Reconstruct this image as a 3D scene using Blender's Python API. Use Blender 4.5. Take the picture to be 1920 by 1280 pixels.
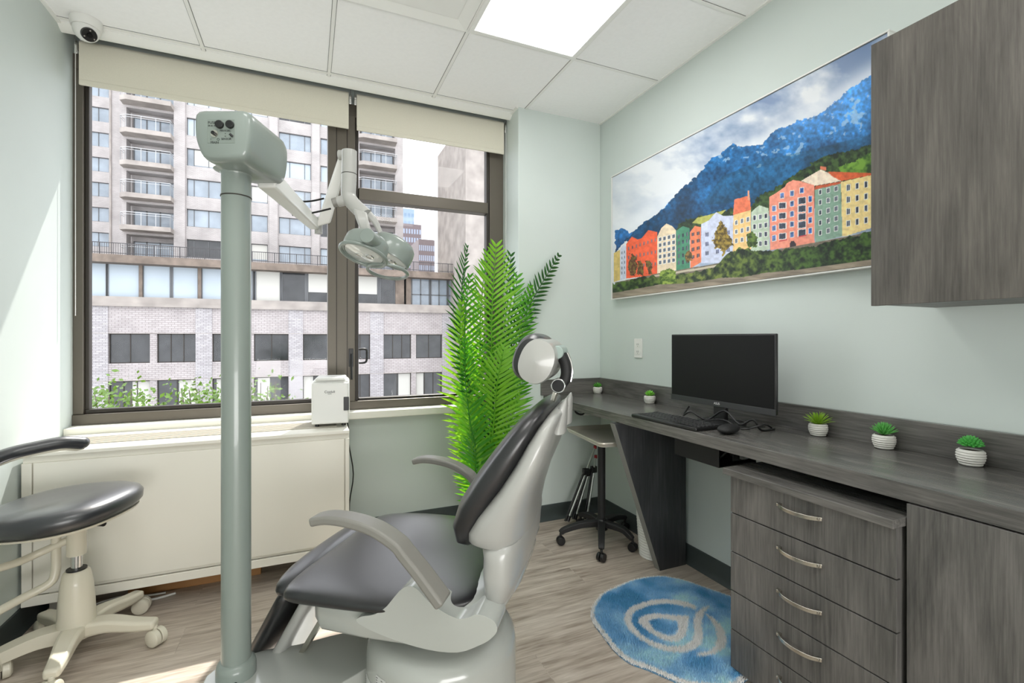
import bpy, bmesh, math, random
import numpy as np
from mathutils import Vector, Matrix, noise as mnoise
PI = math.pi
for o in list(bpy.data.objects): bpy.data.objects.remove(o)
SC = bpy.context.scene
COL = SC.collection
random.seed(4)

# ---------------- camera ----------------
F_PX, HOR, CAMH = 890.0, 633.0, 1.10
YAW = math.atan(383/890)
cd = bpy.data.cameras.new('camera'); cam = bpy.data.objects.new('camera', cd); COL.objects.link(cam)
cd.sensor_width = 36; cd.lens = F_PX/1920*36; cd.shift_y = -(640-HOR)/1920
cd.clip_start = .02; cd.clip_end = 400
cam.location = (0, 0, CAMH); cam.rotation_euler = (PI/2, 0, -YAW)
SC.camera = cam
# ---------------- sky, sun, exposure ----------------
W = bpy.data.worlds.new('sky'); SC.world = W; W.use_nodes = True
bg = W.node_tree.nodes['Background']; bg.inputs[0].default_value = (.93, .955, 1, 1); bg.inputs[1].default_value = 2.3
sd = bpy.data.lights.new('sun', 'SUN'); sd.energy = 5; sd.angle = .012; sd.color = (1, .965, .90)
sun = bpy.data.objects.new('sun', sd); COL.objects.link(sun)
SUNV = Vector((.40, 1, 1.53)).normalized()
sun.rotation_euler = SUNV.to_track_quat('Z', 'Y').to_euler(); sun.location = (8, 20, 30)
vs = SC.view_settings; vs.view_transform = 'Standard'; vs.look = 'None'; vs.gamma = 1; vs.exposure = 0.42; vs.use_curve_mapping = False
FILL_W = 50         # brightness of the unseen fill lamp added behind the viewer
PANEL_L = 7.8        # brightness of the ceiling light panels

# ---------------- measuring helpers ----------------
SA, CA = math.sin(YAW), math.cos(YAW)
def ray(x, y):
    l = (x-960)/F_PX
    return SA+l*CA, CA-l*SA, (HOR-y)/F_PX
def atY(x, y, Y):
    r = ray(x, y); t = Y/r[1]; return Vector((r[0]*t, Y, CAMH+r[2]*t))
def atX(x, y, X):
    r = ray(x, y); t = X/r[0]; return Vector((X, r[1]*t, CAMH+r[2]*t))
def atZ(x, y, Z):
    r = ray(x, y); t = (Z-CAMH)/r[2]; return Vector((r[0]*t, r[1]*t, Z))
def atD(x, y, D):
    r = ray(x, y); return Vector((r[0]*D, r[1]*D, CAMH+r[2]*D))
def lat(x, y, D): return Vector(((x-960)/F_PX*D, D, CAMH+(HOR-y)/F_PX*D))   # camera-aligned plan axes (right, forward, up)

# ---------------- materials ----------------
def lin(c):
    return tuple((v/255/12.92 if v/255 <= .04045 else ((v/255+.055)/1.055)**2.4) for v in c)+(1,)
MATS = {}
def mat(name, rgb, rough=.5, metal=0, coat=0, spec=.5, trans=0, emit=0, noise=0, nscale=20, bump=0, stretch=(1,1,1)):
    m = bpy.data.materials.new(name); m.use_nodes = True; nt = m.node_tree; b = nt.nodes['Principled BSDF']
    b.inputs['Base Color'].default_value = lin(rgb); b.inputs['Roughness'].default_value = rough
    b.inputs['Metallic'].default_value = metal; b.inputs['Coat Weight'].default_value = coat
    b.inputs['Specular IOR Level'].default_value = spec
    if emit: b.inputs['Emission Color'].default_value = lin(rgb); b.inputs['Emission Strength'].default_value = emit
    if noise or bump:
        tc = nt.nodes.new('ShaderNodeTexCoord'); mp = nt.nodes.new('ShaderNodeMapping'); nz = nt.nodes.new('ShaderNodeTexNoise')
        nt.links.new(tc.outputs['Object'], mp.inputs[0]); nt.links.new(mp.outputs[0], nz.inputs['Vector'])
        mp.inputs['Scale'].default_value = stretch; nz.inputs['Scale'].default_value = nscale; nz.inputs['Detail'].default_value = 4
        if noise:
            cr = nt.nodes.new('ShaderNodeValToRGB'); c = lin(rgb)
            cr.color_ramp.elements[0].color = tuple(v*(1-noise) for v in c[:3])+(1,); cr.color_ramp.elements[0].position = .3
            cr.color_ramp.elements[1].color = tuple(min(1, v*(1+noise)) for v in c[:3])+(1,); cr.color_ramp.elements[1].position = .7
            nt.links.new(nz.outputs['Fac'], cr.inputs[0]); nt.links.new(cr.outputs[0], b.inputs['Base Color'])
        if bump:
            bp = nt.nodes.new('ShaderNodeBump'); bp.inputs['Strength'].default_value = bump; bp.inputs['Distance'].default_value = .002
            nt.links.new(nz.outputs['Fac'], bp.inputs['Height']); nt.links.new(bp.outputs[0], b.inputs['Normal'])
    MATS[name] = m; return m

def laminate(name, axis, dark=(60,60,59), mid=(97,95,92), light=(124,121,117), rough=.42, seed=0):
    """grey wood laminate, grain running along the given axis (0 x, 1 y, 2 z)"""
    m = bpy.data.materials.new(name); m.use_nodes = True; nt = m.node_tree; b = nt.nodes['Principled BSDF']; L = nt.links.new
    tc = nt.nodes.new('ShaderNodeTexCoord'); mp = nt.nodes.new('ShaderNodeMapping'); L(tc.outputs['Object'], mp.inputs[0])
    s = [1, 1, 1]; s[axis] = .045; mp.inputs['Scale'].default_value = s; mp.inputs['Location'].default_value = (seed, seed*.7, seed*.3)
    fine = nt.nodes.new('ShaderNodeTexNoise'); fine.inputs['Scale'].default_value = 150; fine.inputs['Detail'].default_value = 5; fine.inputs['Roughness'].default_value = .65
    L(mp.outputs[0], fine.inputs['Vector'])
    mp2 = nt.nodes.new('ShaderNodeMapping'); L(tc.outputs['Object'], mp2.inputs[0]); s2 = [1, 1, 1]; s2[axis] = .22; mp2.inputs['Scale'].default_value = s2
    big = nt.nodes.new('ShaderNodeTexNoise'); big.inputs['Scale'].default_value = 9; big.inputs['Detail'].default_value = 6; big.inputs['Distortion'].default_value = 1.2
    L(mp2.outputs[0], big.inputs['Vector'])
    mx = nt.nodes.new('ShaderNodeMix'); mx.data_type = 'FLOAT'; mx.inputs[0].default_value = .5
    L(fine.outputs['Fac'], mx.inputs[2]); L(big.outputs['Fac'], mx.inputs[3])
    cr = nt.nodes.new('ShaderNodeValToRGB'); e = cr.color_ramp.elements
    e[0].position = .32; e[0].color = lin(dark); e[1].position = .68; e[1].color = lin(light); k = e.new(.5); k.color = lin(mid)
    L(mx.outputs[0], cr.inputs[0]); L(cr.outputs[0], b.inputs['Base Color'])
    b.inputs['Roughness'].default_value = rough
    bp = nt.nodes.new('ShaderNodeBump'); bp.inputs['Strength'].default_value = .12; bp.inputs['Distance'].default_value = .001
    L(fine.outputs['Fac'], bp.inputs['Height']); L(bp.outputs[0], b.inputs['Normal'])
    MATS[name] = m; return m

def floor_mat():
    m = bpy.data.materials.new('vinyl_plank_floor'); m.use_nodes = True; nt = m.node_tree; b = nt.nodes['Principled BSDF']; L = nt.links.new
    tc = nt.nodes.new('ShaderNodeTexCoord')
    br = nt.nodes.new('ShaderNodeTexBrick'); br.inputs['Scale'].default_value = 1; br.inputs['Brick Width'].default_value = 1.15; br.inputs['Row Height'].default_value = .165
    br.inputs['Mortar Size'].default_value = .0012; br.inputs['Bias'].default_value = 0; br.offset = .37
    br.inputs['Color1'].default_value = (.25, .25, .25, 1); br.inputs['Color2'].default_value = (.75, .75, .75, 1); br.inputs['Mortar'].default_value = (0, 0, 0, 1)
    L(tc.outputs['Object'], br.inputs['Vector'])
    mp = nt.nodes.new('ShaderNodeMapping'); mp.inputs['Scale'].default_value = (.10, 1, 1); L(tc.outputs['Object'], mp.inputs[0])
    add = nt.nodes.new('ShaderNodeVectorMath'); add.operation = 'ADD'; sc = nt.nodes.new('ShaderNodeVectorMath'); sc.operation = 'SCALE'; sc.inputs['Scale'].default_value = 9
    L(br.outputs['Color'], sc.inputs[0]); L(mp.outputs[0], add.inputs[0]); L(sc.outputs[0], add.inputs[1])
    n1 = nt.nodes.new('ShaderNodeTexNoise'); n1.inputs['Scale'].default_value = 22; n1.inputs['Detail'].default_value = 7; n1.inputs['Distortion'].default_value = .8; L(add.outputs[0], n1.inputs['Vector'])
    n2 = nt.nodes.new('ShaderNodeTexNoise'); n2.inputs['Scale'].default_value = 110; n2.inputs['Detail'].default_value = 3; L(add.outputs[0], n2.inputs['Vector'])
    mx = nt.nodes.new('ShaderNodeMix'); mx.data_type = 'FLOAT'; mx.inputs[0].default_value = .35; L(n1.outputs['Fac'], mx.inputs[2]); L(n2.outputs['Fac'], mx.inputs[3])
    cr = nt.nodes.new('ShaderNodeValToRGB'); e = cr.color_ramp.elements
    e[0].position = .34; e[0].color = lin((146, 131, 118)); e[1].position = .66; e[1].color = lin((218, 207, 194)); k = e.new(.5); k.color = lin((191, 178, 164))
    L(mx.outputs[0], cr.inputs[0])
    hs = nt.nodes.new('ShaderNodeMix'); hs.data_type = 'RGBA'; hs.blend_type = 'MULTIPLY'; hs.inputs[0].default_value = .12
    L(cr.outputs[0], hs.inputs[6]); L(br.outputs['Color'], hs.inputs[7])
    L(hs.outputs[2], b.inputs['Base Color']); b.inputs['Roughness'].default_value = .38
    return m

def brick_mat(name, c1, c2, mortar, bw=.25, rh=.085, noise_amt=.25):
    m = bpy.data.materials.new(name); m.use_nodes = True; nt = m.node_tree; b = nt.nodes['Principled BSDF']; L = nt.links.new
    tc = nt.nodes.new('ShaderNodeTexCoord'); sp = nt.nodes.new('ShaderNodeSeparateXYZ'); cb = nt.nodes.new('ShaderNodeCombineXYZ')
    ad = nt.nodes.new('ShaderNodeMath'); ad.operation = 'ADD'
    L(tc.outputs['Object'], sp.inputs[0]); L(sp.outputs[0], ad.inputs[0]); L(sp.outputs[1], ad.inputs[1]); L(ad.outputs[0], cb.inputs[0]); L(sp.outputs[2], cb.inputs[1])
    br = nt.nodes.new('ShaderNodeTexBrick'); br.inputs['Scale'].default_value = 1; br.inputs['Brick Width'].default_value = bw; br.inputs['Row Height'].default_value = rh
    br.inputs['Mortar Size'].default_value = rh*.13; br.inputs['Color1'].default_value = lin(c1); br.inputs['Color2'].default_value = lin(c2); br.inputs['Mortar'].default_value = lin(mortar)
    L(cb.outputs[0], br.inputs['Vector'])
    nz = nt.nodes.new('ShaderNodeTexNoise'); nz.inputs['Scale'].default_value = .7; nz.inputs['Detail'].default_value = 8; L(tc.outputs['Object'], nz.inputs['Vector'])
    cr = nt.nodes.new('ShaderNodeValToRGB'); cr.color_ramp.elements[0].position = .3; cr.color_ramp.elements[0].color = (1-noise_amt,)*3+(1,); cr.color_ramp.elements[1].position = .62
    L(nz.outputs['Fac'], cr.inputs[0])
    mx = nt.nodes.new('ShaderNodeMix'); mx.data_type = 'RGBA'; mx.blend_type = 'MULTIPLY'; mx.inputs[0].default_value = 1
    L(br.outputs['Color'], mx.inputs[6]); L(cr.outputs[0], mx.inputs[7]); L(mx.outputs[2], b.inputs['Base Color']); b.inputs['Roughness'].default_value = .9
    return m

def glass_mat(name, tint=(1, 1, 1), refl=.10):
    m = bpy.data.materials.new(name); m.use_nodes = True; nt = m.node_tree; nt.nodes.clear(); L = nt.links.new
    o = nt.nodes.new('ShaderNodeOutputMaterial'); mx = nt.nodes.new('ShaderNodeMixShader'); t = nt.nodes.new('ShaderNodeBsdfTransparent'); g = nt.nodes.new('ShaderNodeBsdfGlossy')
    lw_ = nt.nodes.new('ShaderNodeLayerWeight'); pw = nt.nodes.new('ShaderNodeMath'); pw.operation = 'POWER'; pw.inputs[1].default_value = 4
    fr = nt.nodes.new('ShaderNodeMath'); fr.operation = 'MULTIPLY_ADD'; fr.inputs[1].default_value = .22; fr.inputs[2].default_value = .006
    L(lw_.outputs['Facing'], pw.inputs[0]); L(pw.outputs[0], fr.inputs[0]); t.inputs[0].default_value = tint+(1,); g.inputs['Roughness'].default_value = .02
    L(fr.outputs[0], mx.inputs[0]); L(t.outputs[0], mx.inputs[1]); L(g.outputs[0], mx.inputs[2]); L(mx.outputs[0], o.inputs[0]); return m

def leaf_mat(name, rgb, trans=.35, noise=.25, tint=None):
    m = bpy.data.materials.new(name); m.use_nodes = True; nt = m.node_tree; nt.nodes.clear(); L = nt.links.new
    o = nt.nodes.new('ShaderNodeOutputMaterial'); mx = nt.nodes.new('ShaderNodeMixShader'); b = nt.nodes.new('ShaderNodeBsdfPrincipled'); t = nt.nodes.new('ShaderNodeBsdfTranslucent')
    c = lin(rgb); tc = nt.nodes.new('ShaderNodeTexCoord'); nz = nt.nodes.new('ShaderNodeTexNoise'); nz.inputs['Scale'].default_value = 9
    L(tc.outputs['Object'], nz.inputs['Vector']); cr = nt.nodes.new('ShaderNodeValToRGB')
    cr.color_ramp.elements[0].color = tuple(v*(1-noise) for v in c[:3])+(1,); cr.color_ramp.elements[0].position = .35
    cr.color_ramp.elements[1].color = tuple(min(1, v*(1+noise)) for v in c[:3])+(1,); cr.color_ramp.elements[1].position = .65
    L(nz.outputs['Fac'], cr.inputs[0]); L(cr.outputs[0], b.inputs['Base Color']); b.inputs['Roughness'].default_value = .38
    t.inputs[0].default_value = lin(tint or rgb); mx.inputs[0].default_value = trans
    L(b.outputs[0], mx.inputs[1]); L(t.outputs[0], mx.inputs[2]); L(mx.outputs[0], o.inputs[0]); return m

def vcol_mat(name, rough=.5, attr='Col', spec=.4, coat=0):
    m = bpy.data.materials.new(name); m.use_nodes = True; nt = m.node_tree; b = nt.nodes['Principled BSDF']
    a = nt.nodes.new('ShaderNodeAttribute'); a.attribute_name = attr; nt.links.new(a.outputs['Color'], b.inputs['Base Color'])
    b.inputs['Roughness'].default_value = rough; b.inputs['Specular IOR Level'].default_value = spec; b.inputs['Coat Weight'].default_value = coat
    return m

M_WALL = mat('mint_wall_paint', (205, 214, 210), .55, noise=.02, nscale=3, bump=.05)
M_UNSEEN = mat('unseen_paint', (235, 235, 230), .6)
M_CEIL = mat('ceiling_tile', (249, 249, 248), .85, noise=.015, nscale=60, bump=.15)
M_GRID = mat('ceiling_grid_metal', (240, 240, 236), .45)
M_BASE = mat('baseboard_vinyl', (66, 74, 74), .5)
M_FLOOR = floor_mat()
M_SILL = mat('sill_paint', (236, 234, 224), .4)
M_RAD = mat('radiator_enamel', (236, 233, 222), .42)
M_ALU = mat('bronze_aluminium', (98, 92, 83), .38, metal=.35)
M_ALUD = mat('dark_bronze', (52, 47, 42), .4, metal=.3)
M_GLASS = glass_mat('clear_glass')
M_BLIND = mat('blind_fabric', (222, 218, 202), .85, noise=.02, nscale=200, bump=.1)
M_TRAY = mat('tray_steel', (222, 217, 204), .38, metal=.55)
M_WHITE = mat('white_plastic', (232, 232, 228), .3)
M_ENAM = mat('grey_white_enamel', (180, 183, 178), .22, coat=.5)
M_SHELL = mat('pearl_grey_shell', (176, 176, 172), .28, coat=.3)
M_POLE = mat('pole_enamel', (136, 146, 140), .28, coat=.3)
M_ARM = mat('armrest_grey', (132, 130, 124), .4)
M_LEATH = mat('black_vinyl', (17, 16, 20), .42, coat=.7, noise=.08, nscale=40, bump=.04, spec=.4)
M_LEATH.node_tree.nodes['Principled BSDF'].inputs['Coat Roughness'].default_value = .30; M_LEATH.node_tree.nodes['Principled BSDF'].inputs['Coat IOR'].default_value = 1.65
M_LEATHS = mat('stool_vinyl', (40, 42, 46), .34, coat=.5, bump=.03, nscale=60, spec=.8)
M_LEATHS.node_tree.nodes['Principled BSDF'].inputs['Coat Roughness'].default_value = .28
M_BLACK = mat('black_plastic', (22, 22, 23), .35)
M_BLACKM = mat('black_matte', (27, 27, 28), .6)
M_CHROME = mat('chrome', (215, 215, 215), .14, metal=1)
M_STEEL = mat('brushed_steel', (196, 192, 182), .26, metal=1)
M_IVORY = mat('ivory_plastic', (214, 209, 192), .32, coat=.2)
M_SCREEN = mat('screen_black', (6, 6, 7), .5, spec=.25)
M_LAMZ = laminate('laminate_vertical_grain', 2)
M_LAMY = laminate('laminate_lengthwise_grain', 1, rough=.27, seed=3)
M_LAMD = laminate('laminate_dark_panel', 2, dark=(40,42,44), mid=(58,59,61), light=(78,78,79), seed=5)
M_LAMH = laminate('laminate_upright_grain_brown', 2, dark=(60,57,53), mid=(86,82,77), light=(110,105,99), seed=9)
M_RED = mat('red_rubber', (165, 30, 40), .5)
M_TEXT = mat('dark_print', (30, 34, 34), .6)
M_TEXTW = mat('pale_print', (215, 215, 215), .5)
M_SOIL = mat('soil', (70, 52, 40), .95, noise=.4, nscale=200)
M_POT = mat('white_ceramic', (228, 226, 220), .35)
M_WOODP = mat('raw_wood', (166, 120, 72), .6, noise=.15, nscale=12, stretch=(.1,1,1))

# ---------------- mesh helpers ----------------
def link(name, bm, m, parent=None, smooth=True, bevel=0, seg=2, angle=40, mod=None):
    me = bpy.data.meshes.new(name); bmesh.ops.recalc_face_normals(bm, faces=bm.faces); bm.to_mesh(me); bm.free()
    o = bpy.data.objects.new(name, me); COL.objects.link(o); me.materials.append(m)
    if smooth:
        for p in me.polygons: p.use_smooth = True
        try: me.set_sharp_from_angle(angle=math.radians(angle))
        except Exception: pass
    if bevel:
        b = o.modifiers.new('edge', 'BEVEL'); b.width = bevel; b.segments = seg; b.limit_method = 'ANGLE'; b.angle_limit = math.radians(35); b.harden_normals = False
    if parent: o.parent = parent
    return o
def tag(o, label=None, cat=None, group=None, kind=None):
    if label: o['label'] = label
    if cat: o['category'] = cat
    if group: o['group'] = group
    if kind: o['kind'] = kind
    return o
def thing(name, label, cat, loc=(0, 0, 0), rz=0, group=None):
    o = bpy.data.objects.new(name, None); COL.objects.link(o); o.location = loc; o.rotation_euler = (0, 0, rz); o.empty_display_size = .1
    return tag(o, label, cat, group)
def struct(name, bm, m, **k):
    o = link(name, bm, m, **k); o['kind'] = 'structure'; return o
def nb(): return bmesh.new()
def box(bm, x0, x1, y0, y1, z0, z1, M=None):
    vs_ = [bm.verts.new((x, y, z)) for x in (x0, x1) for y in (y0, y1) for z in (z0, z1)]
    for f in ((0,1,3,2),(4,6,7,5),(0,4,5,1),(2,3,7,6),(0,2,6,4),(1,5,7,3)): bm.faces.new([vs_[i] for i in f])
    if M is not None: bmesh.ops.transform(bm, matrix=M, verts=vs_)
    return vs_
def frame_of(t):
    t = t.normalized(); a = Vector((0, 0, 1)) if abs(t.z) < .9 else Vector((1, 0, 0))
    u = t.cross(a).normalized(); return u, t.cross(u).normalized()
def ring_loft(bm, rings, cap=True):
    R = [[bm.verts.new(p) for p in r] for r in rings]; n = len(R[0])
    for a, b in zip(R, R[1:]):
        for i in range(n): bm.faces.new((a[i], a[(i+1) % n], b[(i+1) % n], b[i]))
    if cap:
        for r in (R[0], R[-1]):
            try: bm.faces.new(r)
            except ValueError: pass
    return R
def cyl(bm, p0, p1, r0, r1=None, n=20, cap=True):
    p0, p1 = Vector(p0), Vector(p1); r1 = r0 if r1 is None else r1; u, v = frame_of(p1-p0)
    ring_loft(bm, [[p+(u*math.cos(2*PI*i/n)+v*math.sin(2*PI*i/n))*r for i in range(n)] for p, r in ((p0, r0), (p1, r1))], cap)
def lathe(bm, prof, c=(0, 0, 0), n=32, sx=1, sy=1):
    c = Vector(c)
    ring_loft(bm, [[c+Vector((r*sx*math.cos(2*PI*i/n), r*sy*math.sin(2*PI*i/n), z)) for i in range(n)] for r, z in prof])
def smooth_path(pts, k=4):
    pts = [Vector(p) for p in pts]
    if len(pts) < 3: return pts
    out = []
    for i in range(len(pts)-1):
        p0 = pts[max(i-1, 0)]; p1 = pts[i]; p2 = pts[i+1]; p3 = pts[min(i+2, len(pts)-1)]
        for j in range(k):
            t = j/k
            out.append(.5*((2*p1)+(-p0+p2)*t+(2*p0-5*p1+4*p2-p3)*t*t+(-p0+3*p1-3*p2+p3)*t**3))
    return out+[pts[-1]]
def tube(bm, pts, r, n=10, k=4, radii=None, flat=1.0, up=None):
    P = smooth_path(pts, k); m = len(P); rings = []
    pu = None
    for i, p in enumerate(P):
        t = (P[min(i+1, m-1)]-P[max(i-1, 0)]).normalized()
        if up is not None: v = Vector(up); u = t.cross(v).normalized(); v = u.cross(t).normalized()
        else:
            if pu is None: u, v = frame_of(t)
            else: u = (pu-t*pu.dot(t)).normalized(); v = t.cross(u)
        pu = u
        rr = r if radii is None else radii[0]+(radii[1]-radii[0])*i/(m-1)
        rings.append([p+(u*math.cos(2*PI*j/n)+v*math.sin(2*PI*j/n)*flat)*rr for j in range(n)])
    ring_loft(bm, rings)
def sweep_rect(bm, pts, w, th, side, k=4, taper=None):
    """sweep a rectangle (w along `side`, th across) along a path"""
    P = smooth_path(pts, k); m = len(P); s = Vector(side).normalized(); rings = []
    for i, p in enumerate(P):
        t = (P[min(i+1, m-1)]-P[max(i-1, 0)]).normalized(); n_ = s.cross(t).normalized(); q = 1 if taper is None else taper[0]+(taper[1]-taper[0])*i/(m-1)
        rings.append([p+s*w/2*q+n_*th/2*q, p-s*w/2*q+n_*th/2*q, p-s*w/2*q-n_*th/2*q, p+s*w/2*q-n_*th/2*q])
    ring_loft(bm, rings)
def prism(bm, poly, axis, a0, a1):
    """extrude a 2-D polygon; axis = 'x','y','z' gives the extrusion direction"""
    def P(u, v, a): return {'z': (u, v, a), 'y': (u, a, v), 'x': (a, u, v)}[axis]
    A = [bm.verts.new(P(u, v, a0)) for u, v in poly]; B = [bm.verts.new(P(u, v, a1)) for u, v in poly]; n = len(poly)
    for i in range(n): bm.faces.new((A[i], A[(i+1) % n], B[(i+1) % n], B[i]))
    f1 = bm.faces.new(A); f2 = bm.faces.new(B)
    bmesh.ops.triangulate(bm, faces=[f1, f2])
def sell(hw, hh, n=28, e=2.8):
    out = []
    for i in range(n):
        a = 2*PI*i/n; c, s = math.cos(a), math.sin(a)
        out.append((hw*math.copysign(abs(c)**(2/e), c), hh*math.copysign(abs(s)**(2/e), s)))
    return out
def superball(bm, c, rx, ry, rz, ex=2.6, ez=2.6, n=28, m=14, M=None):
    rings = []; c = Vector(c)
    for j in range(m+1):
        a = -PI/2+PI*j/m; k = max(math.cos(a), 1e-4)**(2/ez); z = math.copysign(abs(math.sin(a))**(2/ez), math.sin(a))
        ring = [Vector((x*k, y*k, z*rz)) for x, y in sell(rx, ry, n, ex)]
        rings.append([c+(M@p if M is not None else p) for p in ring])
    ring_loft(bm, rings)
def text(name, s, size, m, loc, rot, parent=None, depth=.0004, align='CENTER'):
    cu = bpy.data.curves.new(name, 'FONT'); cu.body = s; cu.size = size; cu.extrude = depth; cu.align_x = align; cu.align_y = 'CENTER'
    t = bpy.data.objects.new(name, cu); COL.objects.link(t); bpy.context.view_layer.update()
    me = bpy.data.meshes.new_from_object(t.evaluated_get(bpy.context.evaluated_depsgraph_get()))
    bpy.data.objects.remove(t); o = bpy.data.objects.new(name, me); COL.objects.link(o); me.materials.clear(); me.materials.append(m)
    o.location = loc; o.rotation_euler = rot
    if parent: o.parent = parent
    return o
def pymesh(name, v, f, m, parent=None, cols=None, smooth=False):
    me = bpy.data.meshes.new(name); me.from_pydata(v, [], f); me.materials.append(m)
    if cols is not None:
        a = me.color_attributes.new('Col', 'FLOAT_COLOR', 'POINT'); a.data.foreach_set('color', np.asarray(cols, dtype=np.float32).ravel())
    if smooth: me.polygons.foreach_set('use_smooth', [True]*len(me.polygons))
    me.update(); o = bpy.data.objects.new(name, me); COL.objects.link(o)
    if parent: o.parent = parent
    return o
def copy_tree(o, parent=None):
    c = o.copy(); COL.objects.link(c); c.parent = parent
    for ch in [q for q in bpy.data.objects if q.parent == o]: copy_tree(ch, c)
    return c

# ================= ROOM SHELL =================
LX, RX, PY, WY, H = -.985, 1.707, 2.545, 2.75, 2.454
BY = -1.7; PX = 1.136
b = nb(); box(b, LX-.1, RX+.1, BY-.1, 3.05, -.1, 0); struct('floor', b, M_FLOOR, smooth=False)
b = nb(); box(b, LX-.12, LX, BY, 2.86, 0, 2.62); struct('wall_left', b, M_WALL, smooth=False)
b = nb(); box(b, RX, RX+.12, BY, 3.05, 0, 2.62); struct('wall_right', b, M_WALL, smooth=False)
b = nb(); box(b, LX-.12, -.75, BY-.12, BY, 0, 2.62); box(b, 1.25, RX+.12, BY-.12, BY, 0, 2.62); box(b, -.75, 1.25, BY-.12, BY, 2.2, 2.62); struct('wall_back', b, M_WALL, smooth=False)  # wide doorway is made up, an opening for the fill lamp
# made-up corridor behind the doorway, added to house a fill lamp
b = nb(); box(b, -2.2, 2.6, -3.2, -3.1, 0, 2.62); box(b, -2.3, -2.2, -3.2, BY-.12, 0, 2.62); box(b, 2.6, 2.7, -3.2, BY-.12, 0, 2.62); struct('wall_added_corridor', b, M_UNSEEN, smooth=False)
b = nb(); box(b, -2.2, 2.6, -3.1, BY-.1, -.1, 0); struct('floor_added_corridor', b, M_FLOOR, smooth=False)
b = nb(); box(b, -2.2, 2.6, -3.1, BY-.12, 2.6, 2.7); struct('ceiling_added_corridor', b, M_CEIL, smooth=False)
al = bpy.data.lights.new('fill_lamp', 'AREA'); al.shape = 'RECTANGLE'; al.size = 1.9; al.size_y = .9; al.energy = FILL_W; al.color = (1, .99, .98)  # added fill lamp, aimed upward to brighten the room's ceiling
alo = bpy.data.objects.new('fill_lamp', al); COL.objects.link(alo); alo.location = (.25, -2.1, .5); alo.rotation_euler = (math.radians(142), 0, 0)
b = nb(); box(b, LX, PX, WY, 3.05, 0, .66); box(b, LX, PX, 2.87, 3.05, 2.375, 2.70); struct('wall_front', b, M_WALL, smooth=False)
b = nb(); box(b, LX-.12, RX+.12, BY, 3.05, 2.62, 2.72); struct('ceiling_sun_stop', b, M_UNSEEN, smooth=False)  # unseen slab added to stop sun leaking in above the blinds
b = nb(); box(b, PX, RX, PY, 3.05, 0, 2.62); struct('wall_pillar', b, M_WALL, smooth=False, bevel=.004)
# ceiling: tiles above a T-grid, the last strip folding down to the blind pocket
b = nb(); YE = 2.675
box(b, LX, RX, BY, 2.545, H, H+.02); box(b, LX, PX, 2.545, YE, H, H+.02); box(b, LX, PX, YE-.02, YE, H, H+.1)
struct('ceiling', b, M_CEIL, smooth=False)
gx = [-.45, .10, .65, 1.185]; gy = [2.60, 2.0, 1.455, .91, .36, -.18, -.73, -1.27]
b = nb()
for x in gx: box(b, x-.0075, x+.0075, BY, (YE-.005 if x < PX else PY), H-.004, H)
for y in gy: box(b, LX, (PX if y > PY else RX), y-.0075, y+.0075, H-.0037, H+.0003)
for y0, y1, x in ((BY, YE, LX), (BY, PY, RX)): box(b, min(x, x+math.copysign(.014, -x)), max(x, x+math.copysign(.014, -x)), y0, y1, H-.006, H)
box(b, LX, RX, BY, BY+.014, H-.006, H); box(b, PX-.014, PX, PY, YE, H-.006, H)
struct('trim_1', b, M_GRID, smooth=False)
b = nb()   # thin dark strips drawn as the shadow gap beside every tee
for x in gx:
    for s in (-1, 1): box(b, x+s*.0088-.0009, x+s*.0088+.0009, BY, (YE-.005 if x < PX else PY), H-.0012, H+.0004)
for y in gy:
    for s in (-1, 1): box(b, LX, (PX if y > PY else RX), y+s*.0088-.0009, y+s*.0088+.0009, H-.0011, H+.0004)
struct('trim_4', b, mat('tile_shadow_gap', (120, 120, 116), .9), smooth=False)
b = nb()   # rolled white edge trim in front of the blind pocket
ring_loft(b, [[Vector((x, YE-.045+.045*t, H-.002-.022*math.sin(t*PI/2))) for t in (0, .25, .5, .75, 1)]+[Vector((x, YE, H+.05)), Vector((x, YE-.045, H))] for x in (LX, PX)])
struct('trim_2', b, M_GRID)
# baseboards
def baseboard(name, p0, p1, nrm, h=.095):
    b = nb(); p0, p1, n = Vector(p0), Vector(p1), Vector(nrm)
    prof = [(.0005, 0), (.016, 0), (.008, .012), (.006, .03), (.006, h-.003), (.0005, h)]
    ring_loft(b, [[p+n*a+Vector((0, 0, z)) for a, z in prof] for p in (p0, p1)]); return struct(name, b, M_BASE)
baseboard('baseboard_left', (LX, BY, 0), (LX, WY, 0), (1, 0, 0))
baseboard('baseboard_right', (RX, BY, 0), (RX, PY, 0), (-1, 0, 0))
baseboard('baseboard_pillar', (PX, PY, 0), (RX, PY, 0), (0, -1, 0))
baseboard('baseboard_front', (LX, WY, 0), (PX, WY, 0), (0, -1, 0))
baseboard('baseboard_back', (LX, BY, 0), (RX, BY, 0), (0, 1, 0))
# window sill
b = nb(); box(b, LX, PX, 2.685, 2.80, .66, .70); struct('trim_3', b, M_SILL, smooth=False, bevel=.004)

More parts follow.
